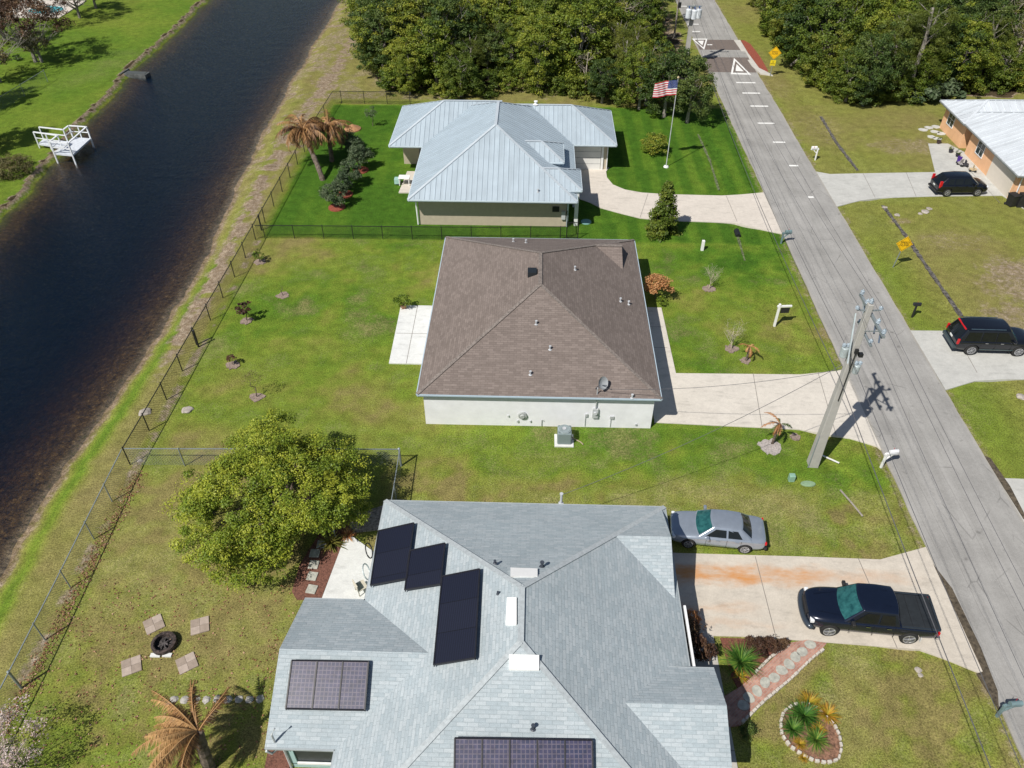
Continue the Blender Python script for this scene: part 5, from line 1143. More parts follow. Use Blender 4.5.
for k, (px, py, s) in enumerate(((757, 650, .8), (768, 648, .8), (779, 646, .6), (748, 646, .6))): x, y = G(px, py); plant('purple_shrub', f'low reddish brown shrub in the mulch bed, {ords[k]} nearest the spiky plant', 'shrub', (x, y-.1), rc, None, k, s*.75, 'reddish shrubs in the front mulch bed')
x, y = G(740, 677); plant('yellow_plant', 'small yellow leaved plant at the foot of the bright spiky plant', 'plant', (x, y), blades('yellow_blades', L_ylw, 40, .45, 4, .04), None, 0, 1, cname='foliage')
for k, (q, me_, s, lb) in enumerate((((350, 490), L_spk, 1.0, 'largest spiky green plant in the oval flower bed'), ((290, 560), L_spk, .7, 'spiky green plant at the left side of the oval bed'), ((420, 620), L_spk, .75, 'spiky green plant at the near side of the oval bed'), ((380, 415), L_ylw, .7, 'yellow leaved plant at the far rim of the oval bed'), ((480, 480), L_ylw, .7, 'yellow leaved plant at the right rim of the oval bed'), ((430, 560), L_ylw, .5, 'small yellow plant in the middle of the oval bed'), ((350, 715), L_ylw, .3, 'tiny orange plant outside the near rim of the oval bed'), ((330, 640), L_ylw, .4, 'small yellow plant at the near left of the oval bed'))):
    x, y = G(*zb_(*q)); plant('spiky_plant' if me_ is L_spk else 'yellow_plant', lb, 'plant', (x, y), blades('oval_blades', me_, 200, .80, 40+k, .03), None, k, s, cname='foliage')
x, y = G(742, 735); plant('small_shrub', 'small green shrub against the shaded corner of the entry path', 'shrub', (x+.2, y), crown_mesh('ss', L_dark, (.35, .35, .3), 20, 40, .08, .18, 230), None, 0, .9)
# plants round the patio
mulch2 = mat('red_mulch', (.3, .075, .045))
tag(MB().prism([G(297, 600), G(321, 600), G(345, 538), G(352, 520), G(325, 525), G(300, 565), G(292, 592)], -.1, .05).build('mulch_bed', mat('rust_mulch', (.19, .085, .06), 1, var=.3, scale=14, bump=.8)), kind='structure')
tag(MB().prism([G(345, 534), G(382, 530), G(386, 505), G(355, 515)], -.1, .045).build('rubble_bed', mat('pale_rubble', (.38, .32, .27), 1, var=.4, scale=9, bump=.8)), kind='structure')
tag(MB().prism([(-10.3, 19.4), (-9.3, 19.4), (-9.3, 12), (-10.2, 12), (-10.45, 15.5)], -.1, .04).build('mulch_bed', mat('rust_mulch', (.19, .085, .06))), kind='structure')
for k, (px, py) in enumerate(((312, 590), (312.5, 577), (314, 565.5), (315, 554), (322, 545))):
    x, y = G(px, py); o = MB().box(-.24, .24, -.24, .24, .0, .10).build('stepping_stone', stone, bevel=.015); o.location = (x, y, 0.0); o.rotation_euler.z = -.15+.05*k; tag(o, f'{ords[k]} square stepping stone beside the white patio, counted from the roof edge', 'stepping stone', 'square stepping stones by the white patio')
x, y = G(348, 537); plant('potted_orange_plant', 'orange spiky plant at the far edge of the white patio', 'plant', (x, y), blades('patio_orange', L_org, 60, .5, 3, .05), None, 0, 1, cname='foliage')
x, y = G(331, 545); plant('leafy_plant', 'yellow green leafy plant at the left corner of the white patio', 'plant', (x, y), blades('patio_green', leaf_mat('leaf_olive', [(0, (.08, .10, .02)), (1, (.25, .22, .05))]), 70, .85, 5, .08), None, 0, 1, cname='foliage')
# left bank trees, bush
lt = crown_mesh('reddish_crown', L_red, (4.9, 4.6, 2.6), 230, 46, .22, .7, 240, zc=5.0, lob=.35); lg = crown_mesh('left_green', L_brn, (2.2, 2.2, 1.5), 70, 50, .2, .55, 241, zc=3.0)
tt = trunk_mesh('left_trunk', barkg, 6.2, .20, 16, 4.0, 41, top=3.6, twigs=5)
for (px, py), c_, s, lb in (((36, 62), lt, 1.0, 'dark reddish leaved spreading tree across the canal, nearest the dock'), ((5, 40), lt, .95, 'dark reddish tree at the upper left corner of the photo'), ((42, 62), lg, .75, 'low olive green tree growing under the reddish tree'), ((80, 18), lt, .8, 'reddish tree with several pale trunks behind the turquoise pool'), ((96, 8), lg, .8, 'small brownish tree at the top edge on the far bank'), ((0, 82), lg, .9, 'tree cut by the left edge beside the wire fence')):
    x, y = G(px, py); plant('far_bank_tree', lb, 'tree', (x, y), c_, tt, px*.3, s)
for (px, py), s in (((-22, 150), 1.0), ((-30, 110), 1.1)): x, y = G(px, py); place_wood(2, x, y, '', s, ['tree at the left edge casting its shadow on the lawn by the dock', 'tree at the left edge casting its shadow beside the wire fence'][0 if py == 150 else 1])
x, y = G(12, 172); plant('bank_bush', 'dry brownish bush on the canal edge beside the white dock', 'shrub', (x, y), crown_mesh('bank_crown', L_brn, (1.9, 2.2, .8), 150, 60, .11, .4, 243, zc=.55), None, 0, 1.0)
x, y = G(18, 60); plant('small_plant', 'tiny dark plant alone in the lawn under the reddish trees', 'plant', (x, y), crown_mesh('tiny', L_dark, (.5, .5, .35), 20, 30, .12, .2, 244), None, 0, 1)
# bottom left pink twig shrub
x, y = G(8, 768); t = plant('bare_shrub', 'bare shrub of pale twigs with pinkish buds at the bottom left corner', 'shrub', (x+.1, y-.2), crown_mesh('buds', leaf_mat('leaf_pink', [(0, (.34, .14, .12)), (.5, (.52, .36, .34)), (1, (.68, .58, .56))]), (1.7, 1.7, 1.1), 170, 22, .075, .35, 245, zc=1.7), trunk_mesh('pink_twigs', mat('pink_twig', (.60, .50, .47), .9), 2.7, .04, 16, 1.3, 44, top=1.2, twigs=9), 0, 1.1)

# litter of dry leaves along the fence and near corner, one unsorted mass
rng = np.random.RandomState(77); n = 2600; lx = np.concatenate([-21.5+rng.normal(0, .22, 1300), rng.uniform(-21, -9.8, n-1300)]); ly = np.concatenate([rng.uniform(12, 29, 1300), rng.uniform(11, 22, n-1300)])
C = np.stack([lx, ly, gz(lx, ly)+.03], 1); V, Q, T = leaf_quads(C, None, .10, up=2.5, rng=rng, tone=rng.uniform(0, 1, n), asp=.7)
tag(link('fallen_leaves', np_mesh('fallen_leaves', V, Q, leaf_mat('leaf_litter', [(0, (.10, .05, .025)), (.5, (.26, .12, .06)), (1, (.40, .26, .15))], trans=0), T)), 'scattered dry orange brown leaves along the fence and near lawn', 'dry leaves', kind='stuff')
# ------------------------------------------------------------------ fences
def mesh_mat(name, c, gap=.11, wd=.12):
    m = N(name); uv = m.coord('UV'); sx = m.n('SeparateXYZ'); m.l(uv, sx.inputs[0]); k = 1/gap
    def saw(a, b):
        s = m.math('ADD', m.math('MULTIPLY', sx.outputs[0], a*k), m.math('MULTIPLY', sx.outputs[1], b*k)); return m.math('LESS_THAN', m.math('FRACT', s), wd)
    a = m.math('MAXIMUM', saw(.707, .707), saw(.707, -.707)); tr = m.n('BsdfTransparent'); mx = m.n('MixShader'); m.l(a, mx.inputs[0]); m.l(tr.outputs[0], mx.inputs[1]); m.l(m.b.outputs[0], mx.inputs[2]); m.l(mx.outputs[0], m.out.inputs[0])
    m.inp('Base Color', c3(c)); m.inp('Roughness', .5); return m.m
blk = mat('fence_black', (.015, .016, .018), .5); galv = mat('galvanised', (.27, .31, .33), .5, metal=.3, var=.08)
mblk = mesh_mat('mesh_black', (.015, .016, .018)); mgal = mesh_mat('mesh_galv', (.30, .33, .34), wd=.08)
def fence(label, pts, posts, h, pm, mm_, r=.03, top=True, thick_posts=()):
    x0, y0 = pts[0]; t = thing('chain_link_fence', label, 'fence', (x0, y0, 0)); rail = MB(); net = MB(); Z = lambda p: float(gz(p[0], p[1]))
    u = 0
    for a, b in zip(pts[:-1], pts[1:]):
        n = max(1, int(math.dist(a, b)/1.5))
        for i in range(n):
            p = [a[k]+(b[k]-a[k])*i/n for k in (0, 1)]; q = [a[k]+(b[k]-a[k])*(i+1)/n for k in (0, 1)]; L = math.dist(p, q)
            net.face([(p[0], p[1], Z(p)+.03), (q[0], q[1], Z(q)+.03), (q[0], q[1], Z(q)+h-.03), (p[0], p[1], Z(p)+h-.03)], [(u, 0), (u+L, 0), (u+L, h), (u, h)]); u += L
            rail.bar((p[0], p[1], Z(p)+h-.02), (q[0], q[1], Z(q)+h-.02), .042)
    net.build('wire_mesh', mm_, t, world=True); rail.build('top_rail', pm, t, world=True)
    for k, p in enumerate(posts):
        rr = r*1.8 if k in thick_posts else r
        mb = MB(); mb.cyl(p[0], p[1], Z(p)-.2, Z(p)+h+.04, rr, n=8); mb.cyl(p[0], p[1], Z(p)+h+.04, Z(p)+h+.08, rr*1.25, rr*.4, n=8); mb.build('fence_post', pm, t, world=True)
    return t
def along(a, b, n): return [(a[0]+(b[0]-a[0])*i/n, a[1]+(b[1]-a[1])*i/n) for i in range(n+1)]
cor = (-22.3, 29.5)
p1 = along(cor, (-22.0, 70.5), 15)
fence('long black chain link fence beside the canal path, beyond the wire corner', [cor, (-22.1, 48), (-22.0, 70.5), (-21.6, 82.7)], p1+[(-22.03, 40.2), (-22.05, 55.6), (-21.9, 74), (-21.7, 78.5)], 1.35, blk, mblk, .035, thick_posts=(4, 16, 17))
fence('grey galvanised chain link fence beside the canal path, nearest the camera', [(-21.5, 5), (-21.7, 16), (-21.9, 21), (-22.3, 29.4)], [(-21.54, 7), (-21.6, 10), (-21.65, 12.6), (-21.68, 14.9), (-21.71, 16.3), (-21.8, 18.6), (-21.92, 21.4), (-22.05, 24.3), (-22.17, 26.8), cor], 1.35, galv, mgal, thick_posts=(4,))
fence('grey galvanised cross fence running behind the big leafy tree', [(-22.2, 29.45), (-7.1, 29.85)], along((-19.2, 29.5), (-7.1, 29.85), 4), 1.35, galv, mgal, .035, thick_posts=(4,))
fence('short grey fence length from the cross fence back to the near house', [(-7.05, 29.8), (-6.95, 24.9)], [(-7.0, 27.3), (-6.97, 25.2)], 1.35, galv, mgal, .035)
fence('black chain link fence across the lawn in front of the metal roofed house', [(-22.0, 54.3), (-4.2, 54.55), (2.6, 54.8)], along((-21.4, 54.3), (2.2, 54.75), 10), 1.2, blk, mblk)
fence('black chain link fence at the far end of the bright back lawn', [(-21.6, 82.7), (-13.2, 82.6)], along((-20.8, 82.7), (-13.4, 82.6), 3), 1.35, blk, mblk)
gt = thing('fence_gate', 'black gate at the corner of the metal roofed house', 'gate', (2.7, 54.9, 0)); mb = MB()
for x, y in ((2.7, 54.9), (2.75, 56.9), (3.6, 54.95)): mb.cyl(x, y, -.1, 1.6, .04, n=8)
mb.bar((2.7, 54.9, 1.5), (2.75, 56.9, 1.5), .05); mb.bar((2.7, 54.9, 1.5), (3.6, 54.95, 1.5), .04); mb.bar((2.7, 54.9, .15), (3.6, 54.95, .15), .04); mb.build('gate_frame', blk, gt, world=True)
nb = MB(); nb.face([(2.7, 54.9, .1), (2.75, 56.9, .1), (2.75, 56.9, 1.5), (2.7, 54.9, 1.5)], [(0, 0), (2, 0), (2, 1.4), (0, 1.4)]); nb.face([(2.72, 54.9, .1), (3.6, 54.95, .1), (3.6, 54.95, 1.5), (2.72, 54.9, 1.5)], [(0, 0), (.9, 0), (.9, 1.4), (0, 1.4)]); nb.build('wire_mesh', mblk, gt, world=True)
a, b = G(0, 112), G(48, 82); fence('wire fence with a bare dirt strip on the far bank at the left edge', [G(-60, 150), a, b], [a, ((a[0]+b[0])/2, (a[1]+b[1])/2), b], 1.3, galv, mgal)
# ------------------------------------------------------------------ concrete utility pole
concp = mat('pole_concrete', (.40, .39, .37), .85, var=.06, scale=2, bump=.2); ins = mat('insulator_grey', (.35, .42, .48), .4); alum = mat('transformer_grey', (.42, .48, .50), .4, metal=.2)
pb = (15.95, 30.7); H = 10.9
t = thing('utility_pole', 'massive square concrete utility pole leaning over the road edge, with crossarm and transformers', 'utility pole', (*pb, 0))
mb = MB(); w0, w1 = .27, .13; Zb = -.5
bot = [(-w0, -w0), (w0, -w0), (w0, w0), (-w0, w0)]; i = len(mb.v); mb.v += [(x, y, Zb) for x, y in bot]+[(x*w1/w0, y*w1/w0, H) for x, y in bot]; mb.f += [(0, 1, 5, 4), (1, 2, 6, 5), (2, 3, 7, 6), (3, 0, 4, 7), (4, 5, 6, 7)]
mb.build('pole', concp, t, bevel=.03)
def insul(parent, x, y, z, h=.28, m=ins):
    mb = MB(); mb.lathe([(.03, 0), (.03, .05)]+[(r, .05+h*k/8) for k, r in enumerate((.05, .10, .05, .10, .05, .10, .05, .04))]+[(.02, .05+h)], 10, (x, y)); mb.v = [(a, b, c+z) for a, b, c in mb.v]; return mb.build('insulator', m, parent)
ca = MB().box(.17, .29, -1.75, 1.75, 10.2, 10.32).build('crossarm', galv, t); cb2 = MB().box(.17, .27, -1.0, 1.0, 9.1, 9.2).build('crossarm', galv, t)
MB().bar((-.3, .5, 10.0), (-.55, -.9, 8.0), .07).build('switch_rod', alum, t)
for y in (-1.6, -.8, .8, 1.6): insul(ca, .23, y, 10.32)
for y in (-.8, .8): insul(cb2, .22, y, 9.2, .2)
WX = (-.55, .0, .55)
insul(t, 0, 0, H)
for x in (-.55, .55): o = MB().bar((0, 0, 10.5), (x, 0, 10.55), .06).build('bracket', galv, t); insul(o, x, 0, 10.55, .2)
for y in (-1.2, -.5, 1.1):
    mb = MB(); mb.tube([(.3, y, 10.15), (.5, y+.1, 9.75)], .06, 6); mb.tube([(.3, y, 10.1), (.34, y-.1, 9.6)], .04, 6); mb.build('fuse_cutout', mat('cutout_blue', (.12, .16, .24), .4), ca)
mb = MB(); mb.tube([(.1, 0, 9.3), (.22, -1.2, 10.2)], .03, 6); mb.tube([(.1, 0, 9.3), (.22, 1.2, 10.2)], .03, 6); mb.build('brace', galv, t)
def transformer(x, y, z, s=1):
    mb = MB(); mb.lathe([(.26*s, 0), (.28*s, .03), (.28*s, .78*s), (.24*s, .84*s), (.0, .88*s)], 18, (x, y)); mb.v = [(a, b, c+z) for a, b, c in mb.v]; o = mb.build('transformer', alum, t, smooth=False)
    for dx in (-.1, .1): insul(o, x+dx, y, z+.85*s, .2)
    mb = MB(); mb.bar((x, y, z+.3), (0, 0, z+.3), .08); mb.bar((x, y, z+.6), (0, 0, z+.6), .08); mb.build('bracket', galv, o)
transformer(-.42, .05, 7.7, .68); transformer(.38, -.12, 6.8, .6)
mb = MB(); mb.box(-.08, .08, -.36, -.22, 8.15, 8.4); mb.box(.2, .4, -.3, -.1, 7.9, 8.1); mb.tube([(0, -.27, 8.3), (0, -.26, 5)], .025, 6); mb.build('control_box', blk, t)
mb = MB(); mb.bar((-.32, -.28, 0), (-.28, -.23, 2.4), .05); mb.build('ground_conduit', galv, t)
# far poles
px_, py_ = G(685, 67); t2 = thing('utility_pole', 'distant utility pole with white transformers beside the speed hump', 'utility pole', (px_, py_, 0))
mb = MB(); mb.v += [(x, y, -.5) for x, y in bot]+[(x*.55, y*.55, 10.2) for x, y in bot]; mb.f += [(0, 1, 5, 4), (1, 2, 6, 5), (2, 3, 7, 6), (3, 0, 4, 7), (4, 5, 6, 7)]; mb.build('pole', concp, t2)
c2 = MB().box(-1.1, 1.1, -.26, -.14, 8.9, 9.02).build('crossarm', galv, t2)
for x in (-1, -.3, 1): insul(c2, x, -.2, 9.0)
wt_ = mat('white_can', (.62, .66, .70), .4)
for x, z in ((-.55, 5.6), (.1, 5.5), (.6, 5.6)):
    mb = MB(); mb.lathe([(.30, 0), (.32, .03), (.32, .9), (.25, .98), (.0, 1.0)], 14, (x, -.5)); mb.v = [(a, b, c+z) for a, b, c in mb.v]; o = mb.build('transformer', wt_, t2)
    insul(o, x, -.5, z+1, .25, mat('insul_blue', (.05, .10, .25), .3))
mb = MB(); mb.bar((-.8, -.3, 6.8), (.9, -.3, 6.8), .1); mb.bar((-.8, -.4, 6.1), (.9, -.4, 6.1), .1); mb.build('bracket', galv, t2)
px2, py2 = G(674, 38); t3 = thing('utility_pole', 'thin wooden pole half hidden by trees behind the distant transformers', 'utility pole', (px2, py2, 0)); MB().tube([(0, 0, -.5), (0, 0, 4.6)], [.13, .10], 8).build('pole', barkg, t3); mb = MB(); mb.lathe([(.2, 3.7), (.2, 4.3)], 10, (.15, -.15)); mb.build('equipment_can', blk, t3)
def wire(name, label, a, b, sag, r=.009, m=None, n=26):
    a, b = Vector(a), Vector(b); pts = [a.lerp(b, k/n)-Vector((0, 0, sag*4*(k/n)*(1-k/n))) for k in range(n+1)]
    return tag(MB().tube(pts, r, 5).build(name, m or mat('wire', (.10, .10, .11), .5)), label, 'power line')
for k, x in enumerate(WX):
    h0 = (10.8, H+.3, 10.8)[k]; nm = ('left', 'middle', 'right')[k]
    wire('power_line', f'{nm} of the three high power lines from the concrete pole to the distant pole', (pb[0]+x, pb[1], h0), (px_+(-1, -.3, 1)[k], py_-.2, 9.3), 1.0)
    wire('power_line', f'{nm} of the three high power lines running from the concrete pole past the pickup truck', (pb[0]+x, pb[1], h0), (15.4+x*2, -28, h0), 1.0)
wire('power_line', 'neutral wire below the crossarm towards the distant pole', (pb[0]-.2, pb[1], 8.0), (px_, py_, 7.2), 1.0, .014)
wire('power_line', 'neutral wire below the crossarm running past the pickup truck', (pb[0]-.2, pb[1], 8.0), (15.2, -28, 8.0), 1.1, .014)
wire('cable_line', 'lower thick cable from the concrete pole towards the distant pole', (pb[0]-.25, pb[1], 6.4), (px_, py_, 5.2), 1.1, .02)
wire('cable_line', 'lower thick cable from the concrete pole running past the pickup truck', (pb[0]-.25, pb[1], 6.4), (15.2, -28, 6.4), 1.1, .02)
nearm = on_plane(lambda x, y: 2.6+.43*(25.1-y), 561, 503)
wire('service_line', 'thin service wire from the concrete pole down to the mast on the near grey roof', (pb[0]-.3, pb[1], 7.2), (nearm[0], nearm[1], nearm[2]+.6), .5, .014)
xm_, zm_ = wall_px(*zq(590, 215)); wire('service_line', 'thin service wire from the concrete pole to the meter mast of the brown roofed house', (pb[0]-.3, pb[1], 6.9), (xm_, 33.1, 3.2), .5, .012)
xg, yg_ = G(827, 603); mb = MB()
# ------------------------------------------------------------------ flag pole and flag
fb = G(666, 167); fp = thing('flagpole', 'tall white flagpole standing in the bright front lawn', 'flagpole', (*fb, 0)); FH = 8.1
MB().tube([(0, 0, -.2), (0, 0, FH)], [.045, .028], 10).build('pole', mat('pole_silver', (.52, .54, .56), .4), fp); MB().lathe([(.0, FH), (.10, FH+.05), (.10, FH+.13), (.0, FH+.2)], 10).build('finial', mat('gold', (.6, .5, .3), .3), fp); MB().lathe([(.25, 0), (.2, .12), (.08, .14)], 12).build('base_collar', trimw, fp)
fl = thing('flag', 'red white and blue striped national flag flying from the flagpole', 'flag', (*fb, FH-.1)); FW, FHh = 2.15, 1.30; fdir = Vector((-.96, -.10, -.06)).normalized()
def fpt(u, v, off=0):      # u along the fly 0..1, v down 0..1
    wv = .13*math.sin(u*9+v*1.5)*(.3+u)+.05*math.sin(u*21+v*3)
    p = fdir*(FW*u*.93)+Vector((0, 0, -v*FHh-.12*u*u))+Vector((.08, -1, .15))*(wv+off); return tuple(p)
fred = mat('flag_red', (.52, .03, .05), .8, var=.05); fwh = mat('flag_white', (.75, .75, .76), .8, var=.03); fblu = mat('flag_blue', (.03, .055, .20), .8, var=.05)
nu = 30
for nm, m_, rows_ in (('red_stripes', fred, range(0, 13, 2)), ('white_stripes', fwh, range(1, 13, 2))):
    mb = MB()
    for r in rows_:
        for k in range(nu):
            u0, u1 = k/nu, (k+1)/nu
            if r < 7 and u1 <= .4001: continue
            mb.face([fpt(u0, r/13), fpt(u1, r/13), fpt(u1, (r+1)/13), fpt(u0, (r+1)/13)])
    mb.build(nm, m_, fl)
mb = MB()
for k in range(12):
    for j in range(7): u0, u1 = k/nu, (k+1)/nu; mb.face([fpt(u0, j/13), fpt(u1, j/13), fpt(u1, (j+1)/13), fpt(u0, (j+1)/13)])
mb.build('canton', fblu, fl); mb = MB()
for r in range(9):
    for c in range(6 if r % 2 == 0 else 5):
        cu = .4*((c+(.5 if r % 2 == 0 else 1))/6); cv = 7/13*(r+1)/10
        for off in (.012, -.012):
            mb.face([fpt(cu+.010*(1 if i % 2 == 0 else .42)*math.sin(i*math.pi/5), cv-.016*(1 if i % 2 == 0 else .42)*math.cos(i*math.pi/5), off) for i in range(10)])
mb.build('stars', fwh, fl)
# ------------------------------------------------------------------ signs
yel = mat('sign_yellow', (.85, .50, .01), .45, var=.04); yel2 = mat('sign_lemon', (.80, .62, .02), .45, var=.04); sblk = mat('sign_black', (.015, .015, .015), .5)
def text_mesh(body, size, m, parent, loc, rot, name='lettering'):
    cu = bpy.data.curves.new(name, 'FONT'); cu.body = body; cu.size = size; cu.align_x = 'CENTER'; cu.align_y = 'CENTER'; cu.extrude = .002; cu.space_line = .85
    o = bpy.data.objects.new(name, cu); COL.objects.link(o); bpy.context.view_layer.update(); me = bpy.data.meshes.new_from_object(o.evaluated_get(bpy.context.evaluated_depsgraph_get())); bpy.data.objects.remove(o); me.materials.clear(); me.materials.append(m)
    o = link(name, me, parent); o.location = loc; o.rotation_euler = rot; return o
def diamond(base, h, rz, lb, tilt=0, plaque=False, s=.54):
    t = thing('warning_sign', lb, 'road sign', (*base, float(gz(*base))), rz); t.rotation_euler = (0, tilt, rz)
    MB().box(-.03, .03, -.02, .02, -.2, h+.3).build('sign_post', galv, t)
    mb = MB(); mb.v = [(0, -.03, h-s*1.2), (s*1.2, -.03, h), (0, -.03, h+s*1.2), (-s*1.2, -.03, h)]; q = [(a, -.045, c) for a, b, c in mb.v]; mb.v += q; mb.f = [(0, 1, 2, 3), (7, 6, 5, 4), (0, 4, 5, 1), (1, 5, 6, 2), (2, 6, 7, 3), (3, 7, 4, 0)]
    f = mb.build('sign_face', yel, t); k = s*1.2*.90; k2 = k*.95; bd = MB(); A = [(0, h-k), (k, h), (0, h+k), (-k, h)]; B = [(0, h-k2), (k2, h), (0, h+k2), (-k2, h)]
    for i in range(4): j = (i+1) % 4; bd.face([(A[i][0], -.048, A[i][1]), (A[j][0], -.048, A[j][1]), (B[j][0], -.048, B[j][1]), (B[i][0], -.048, B[i][1])])
    bd.build('sign_border', sblk, f); text_mesh('SPEED\nHUMP', .26, sblk, f, (0, -.049, h), (math.pi/2, 0, 0))
    if plaque:
        p = MB().box(-.30, .30, -.04, -.025, h-s*1.2-.68, h-s*1.2-.08).build('speed_plaque', yel2, t); text_mesh('15\nMPH', .25, sblk, p, (0, -.043, h-s*1.2-.38), (math.pi/2, 0, 0))
diamond(G(893, 267), 2.05, math.radians(4), 'yellow diamond warning sign on a leaning post between the two right hand driveways', .10)
diamond(G(770, 76), 2.6, math.radians(-4), 'yellow diamond warning sign with smaller plaque beside the red mulch by the speed hump', 0, True, .60)
# ------------------------------------------------------------------ mailboxes and small posts
def mailbox(base, lb, m, bm_, h=1.05, rz=0, arm_=True, box=(.18, .5, .22), boxm=None, tall=False):
    t = thing('mailbox', lb, 'mailbox', (*base, float(gz(*base))), rz); MB().box(-.055, .055, -.055, .055, -.2, h).build('post', m, t, bevel=.01)
    if arm_: mb = MB(); mb.box(-.1, .65, -.05, .05, h-.16, h-.05); mb.bar((.05, 0, h-.5), (.4, 0, h-.16), .07); mb.build('arm', m, t)
    r = .1; mb = MB(); x0 = .12 if arm_ else -.25; x1 = x0+.5; zz = h-.04; prof = [(-.1, 0), (.1, 0), (.1, .13)]+[(r*math.cos(a), .13+r*math.sin(a)) for a in np.linspace(.3, math.pi-.3, 6)]+[(-.1, .13)]
    n = len(prof); mb.v = [(x0, y, zz+z) for y, z in prof]+[(x1, y, zz+z) for y, z in prof]; mb.f = [tuple(range(n))[::-1], tuple(range(n, 2*n))]+[(i, (i+1) % n, n+(i+1) % n, n+i) for i in range(n)]
    b = mb.build('letter_box', boxm or bm_, t); MB().box(x1-.2, x1-.18, .105, .12, zz+.08, zz+.28).build('flag_lever', fred, b); return t
wp = mat('white_post', (.80, .80, .80), .5, var=.03); bx = mat('letterbox_black', (.02, .02, .025), .4); gx = mat('letterbox_bluegrey', (.16, .24, .26), .5)
def signpost(base):
    t = thing('post_sign', 'white yard post with an arm and small hanging board in the middle front lawn', 'sign post', (*base, 0), math.radians(5)); MB().box(-.07, .07, -.07, .07, -.2, 1.75).build('post', wp, t, bevel=.01); MB().box(-.15, .85, -.05, .05, 1.5, 1.62).build('arm', wp, t); MB().box(.15, .75, -.02, .02, 1.0, 1.42).build('board', bx, t)
signpost(G(774.5, 325))
mailbox(G(881, 467), 'white posted mailbox at the road end of the brown roofed house driveway', wp, wp, 1.15, math.radians(10), boxm=mat('white_box', (.75, .76, .80)))
mailbox(G(815, 160), 'white mailbox on a white post across the road beside the orange house driveway', wp, wp, 1.2, math.radians(185))
mailbox(G(912, 317), 'black mailbox on a dark post across the road near the large SUV', bx, bx, 1.05, math.radians(0), arm_=False)
mailbox(G(997, 716), 'green grey mailbox standing on the road edge near the pickup truck', gx, gx, 1.0, math.radians(5))
mailbox(G(781, 243), 'dark green mailbox at the mouth of the curved driveway', gx, gx, 1.0, math.radians(5))
x, y = G(702, 250); o = MB().box(-.11, .11, -.11, .11, -.1, .85).build('utility_pedestal', wp, bevel=.02); o.location = (x, y, 0); tag(o, 'small white utility pedestal in the front lawn near the cone shaped tree', 'utility pedestal')
x, y = G(791, 480); o = MB().box(-.16, .16, -.14, .14, -.1, .42).build('utility_pedestal', mat('pedestal_green', (.25, .42, .33), .5), bevel=.03); o.location = (x, y, 0); tag(o, 'small pale green utility box in the grass below the concrete pole', 'utility pedestal')
x, y = G(808, 484); o = MB().lathe([(.0, -.05), (.42, -.05), (.40, .05), (.36, .07), (0, .08)], 16).build('valve_cover', mat('cover_green', (.22, .33, .20), .7)); o.location = (x, y, 0); o.scale = (1, .5, 1); tag(o, 'round green utility lid flush in the grass below the concrete pole', 'lid')
x, y = G(586, 222); o = MB().lathe([(.0, -.05), (.45, -.05), (.43, .05), (0, .07)], 16).build('septic_cover', mat('cover_blue', (.18, .36, .34), .7)); o.location = (x, y, 0); tag(o, 'blue green round lid in the grass at the corner of the metal roofed house', 'lid')
# drainage pipes and swale strips (dark lines in the grass)
swm = mat('swale_stone', (.13, .12, .11), 1, var=.5, scale=5, bump=.8)
def strip(pts, w_, m=swm, h=.05):
    pts = [G(*p) for p in pts]; mb = MB(); L = []
    fine = []
    for a, b in zip(pts[:-1], pts[1:]):
        n = max(2, int(math.dist(a, b)/.35)); fine += [(a[0]+(b[0]-a[0])*i/n, a[1]+(b[1]-a[1])*i/n) for i in range(n)]
    fine.append(pts[-1])
    for i, p in enumerate(fine):
        q = fine[min(i+1, len(fine)-1)]; o = fine[max(i-1, 0)]; d = Vector((q[0]-o[0], q[1]-o[1])).normalized(); ww = w_*random.uniform(.55, 1.25)*.5; z = float(gz(*p))+h
        L.append(((p[0]-d.y*ww, p[1]+d.x*ww, z), (p[0]+d.y*ww, p[1]-d.x*ww, z)))
    for a, b in zip(L[:-1], L[1:]): mb.face([a[0], a[1], b[1], b[0]])
    for a, b in zip(L[:-1], L[1:]):
        for k in (0, 1): mb.face([a[k], b[k], (*b[k][:2], b[k][2]-.2), (*a[k][:2], a[k][2]-.2)])
    tag(mb.build('drainage_gutter', m), kind='structure')
strip([(883, 205), (905, 234), (930, 270), (962, 316)], .34); strip([(821, 116), (836, 141), (858, 170)], .3)
strip([(698, 134), (710, 160), (719, 190)], .22, mat('swale_earth', (.13, .16, .07), 1, var=.4, scale=5, bump=.6)); strip([(738, 236), (745, 260)], .2, mat('swale_earth', (.1, .1, .06)), .02)
strip([(1000, 478), (1010, 497), (1024, 522)], .45, mat('rut', (.10, .08, .055)))
x, y = G(737, 233); t = thing('drain_pipe', 'dark drain pipe mouth poking from the swale by the curved driveway', 'drain pipe', (x, y, 0)); MB().tube([(0, .3, .05), (0, -.5, -.02)], [.22, .22], 12).build('pipe', blk, t)
for k, (px, py, s) in enumerate(((919, 669, .15), (921, 674, .12), (897, 215, .25), (885, 207, .22), (925, 212, .35), (929, 209, .25), (920, 214, .2), (145, 412, 0.4), (187, 410, .35), (140, 461, .15), (1021, 396, .3))):
    x, y = G(px, py); r_ = random.Random(k); bm = bmesh.new(); bmesh.ops.create_icosphere(bm, subdivisions=2, radius=s)
    for v in bm.verts: v.co *= r_.uniform(.8, 1.15); v.co.z *= .35
    me = bpy.data.meshes.new('rock'); bm.to_mesh(me); bm.free(); me.materials.append(mat('pale_rock', (.40, .36, .32), .95, var=.2, scale=6, bump=.5)); o = link('rock', me); o.location = (x, y, float(gz(x, y))+.02)
    tag(o, 'flat pale stone lying half buried in the grass', 'rock', 'flat pale stones in the grass')
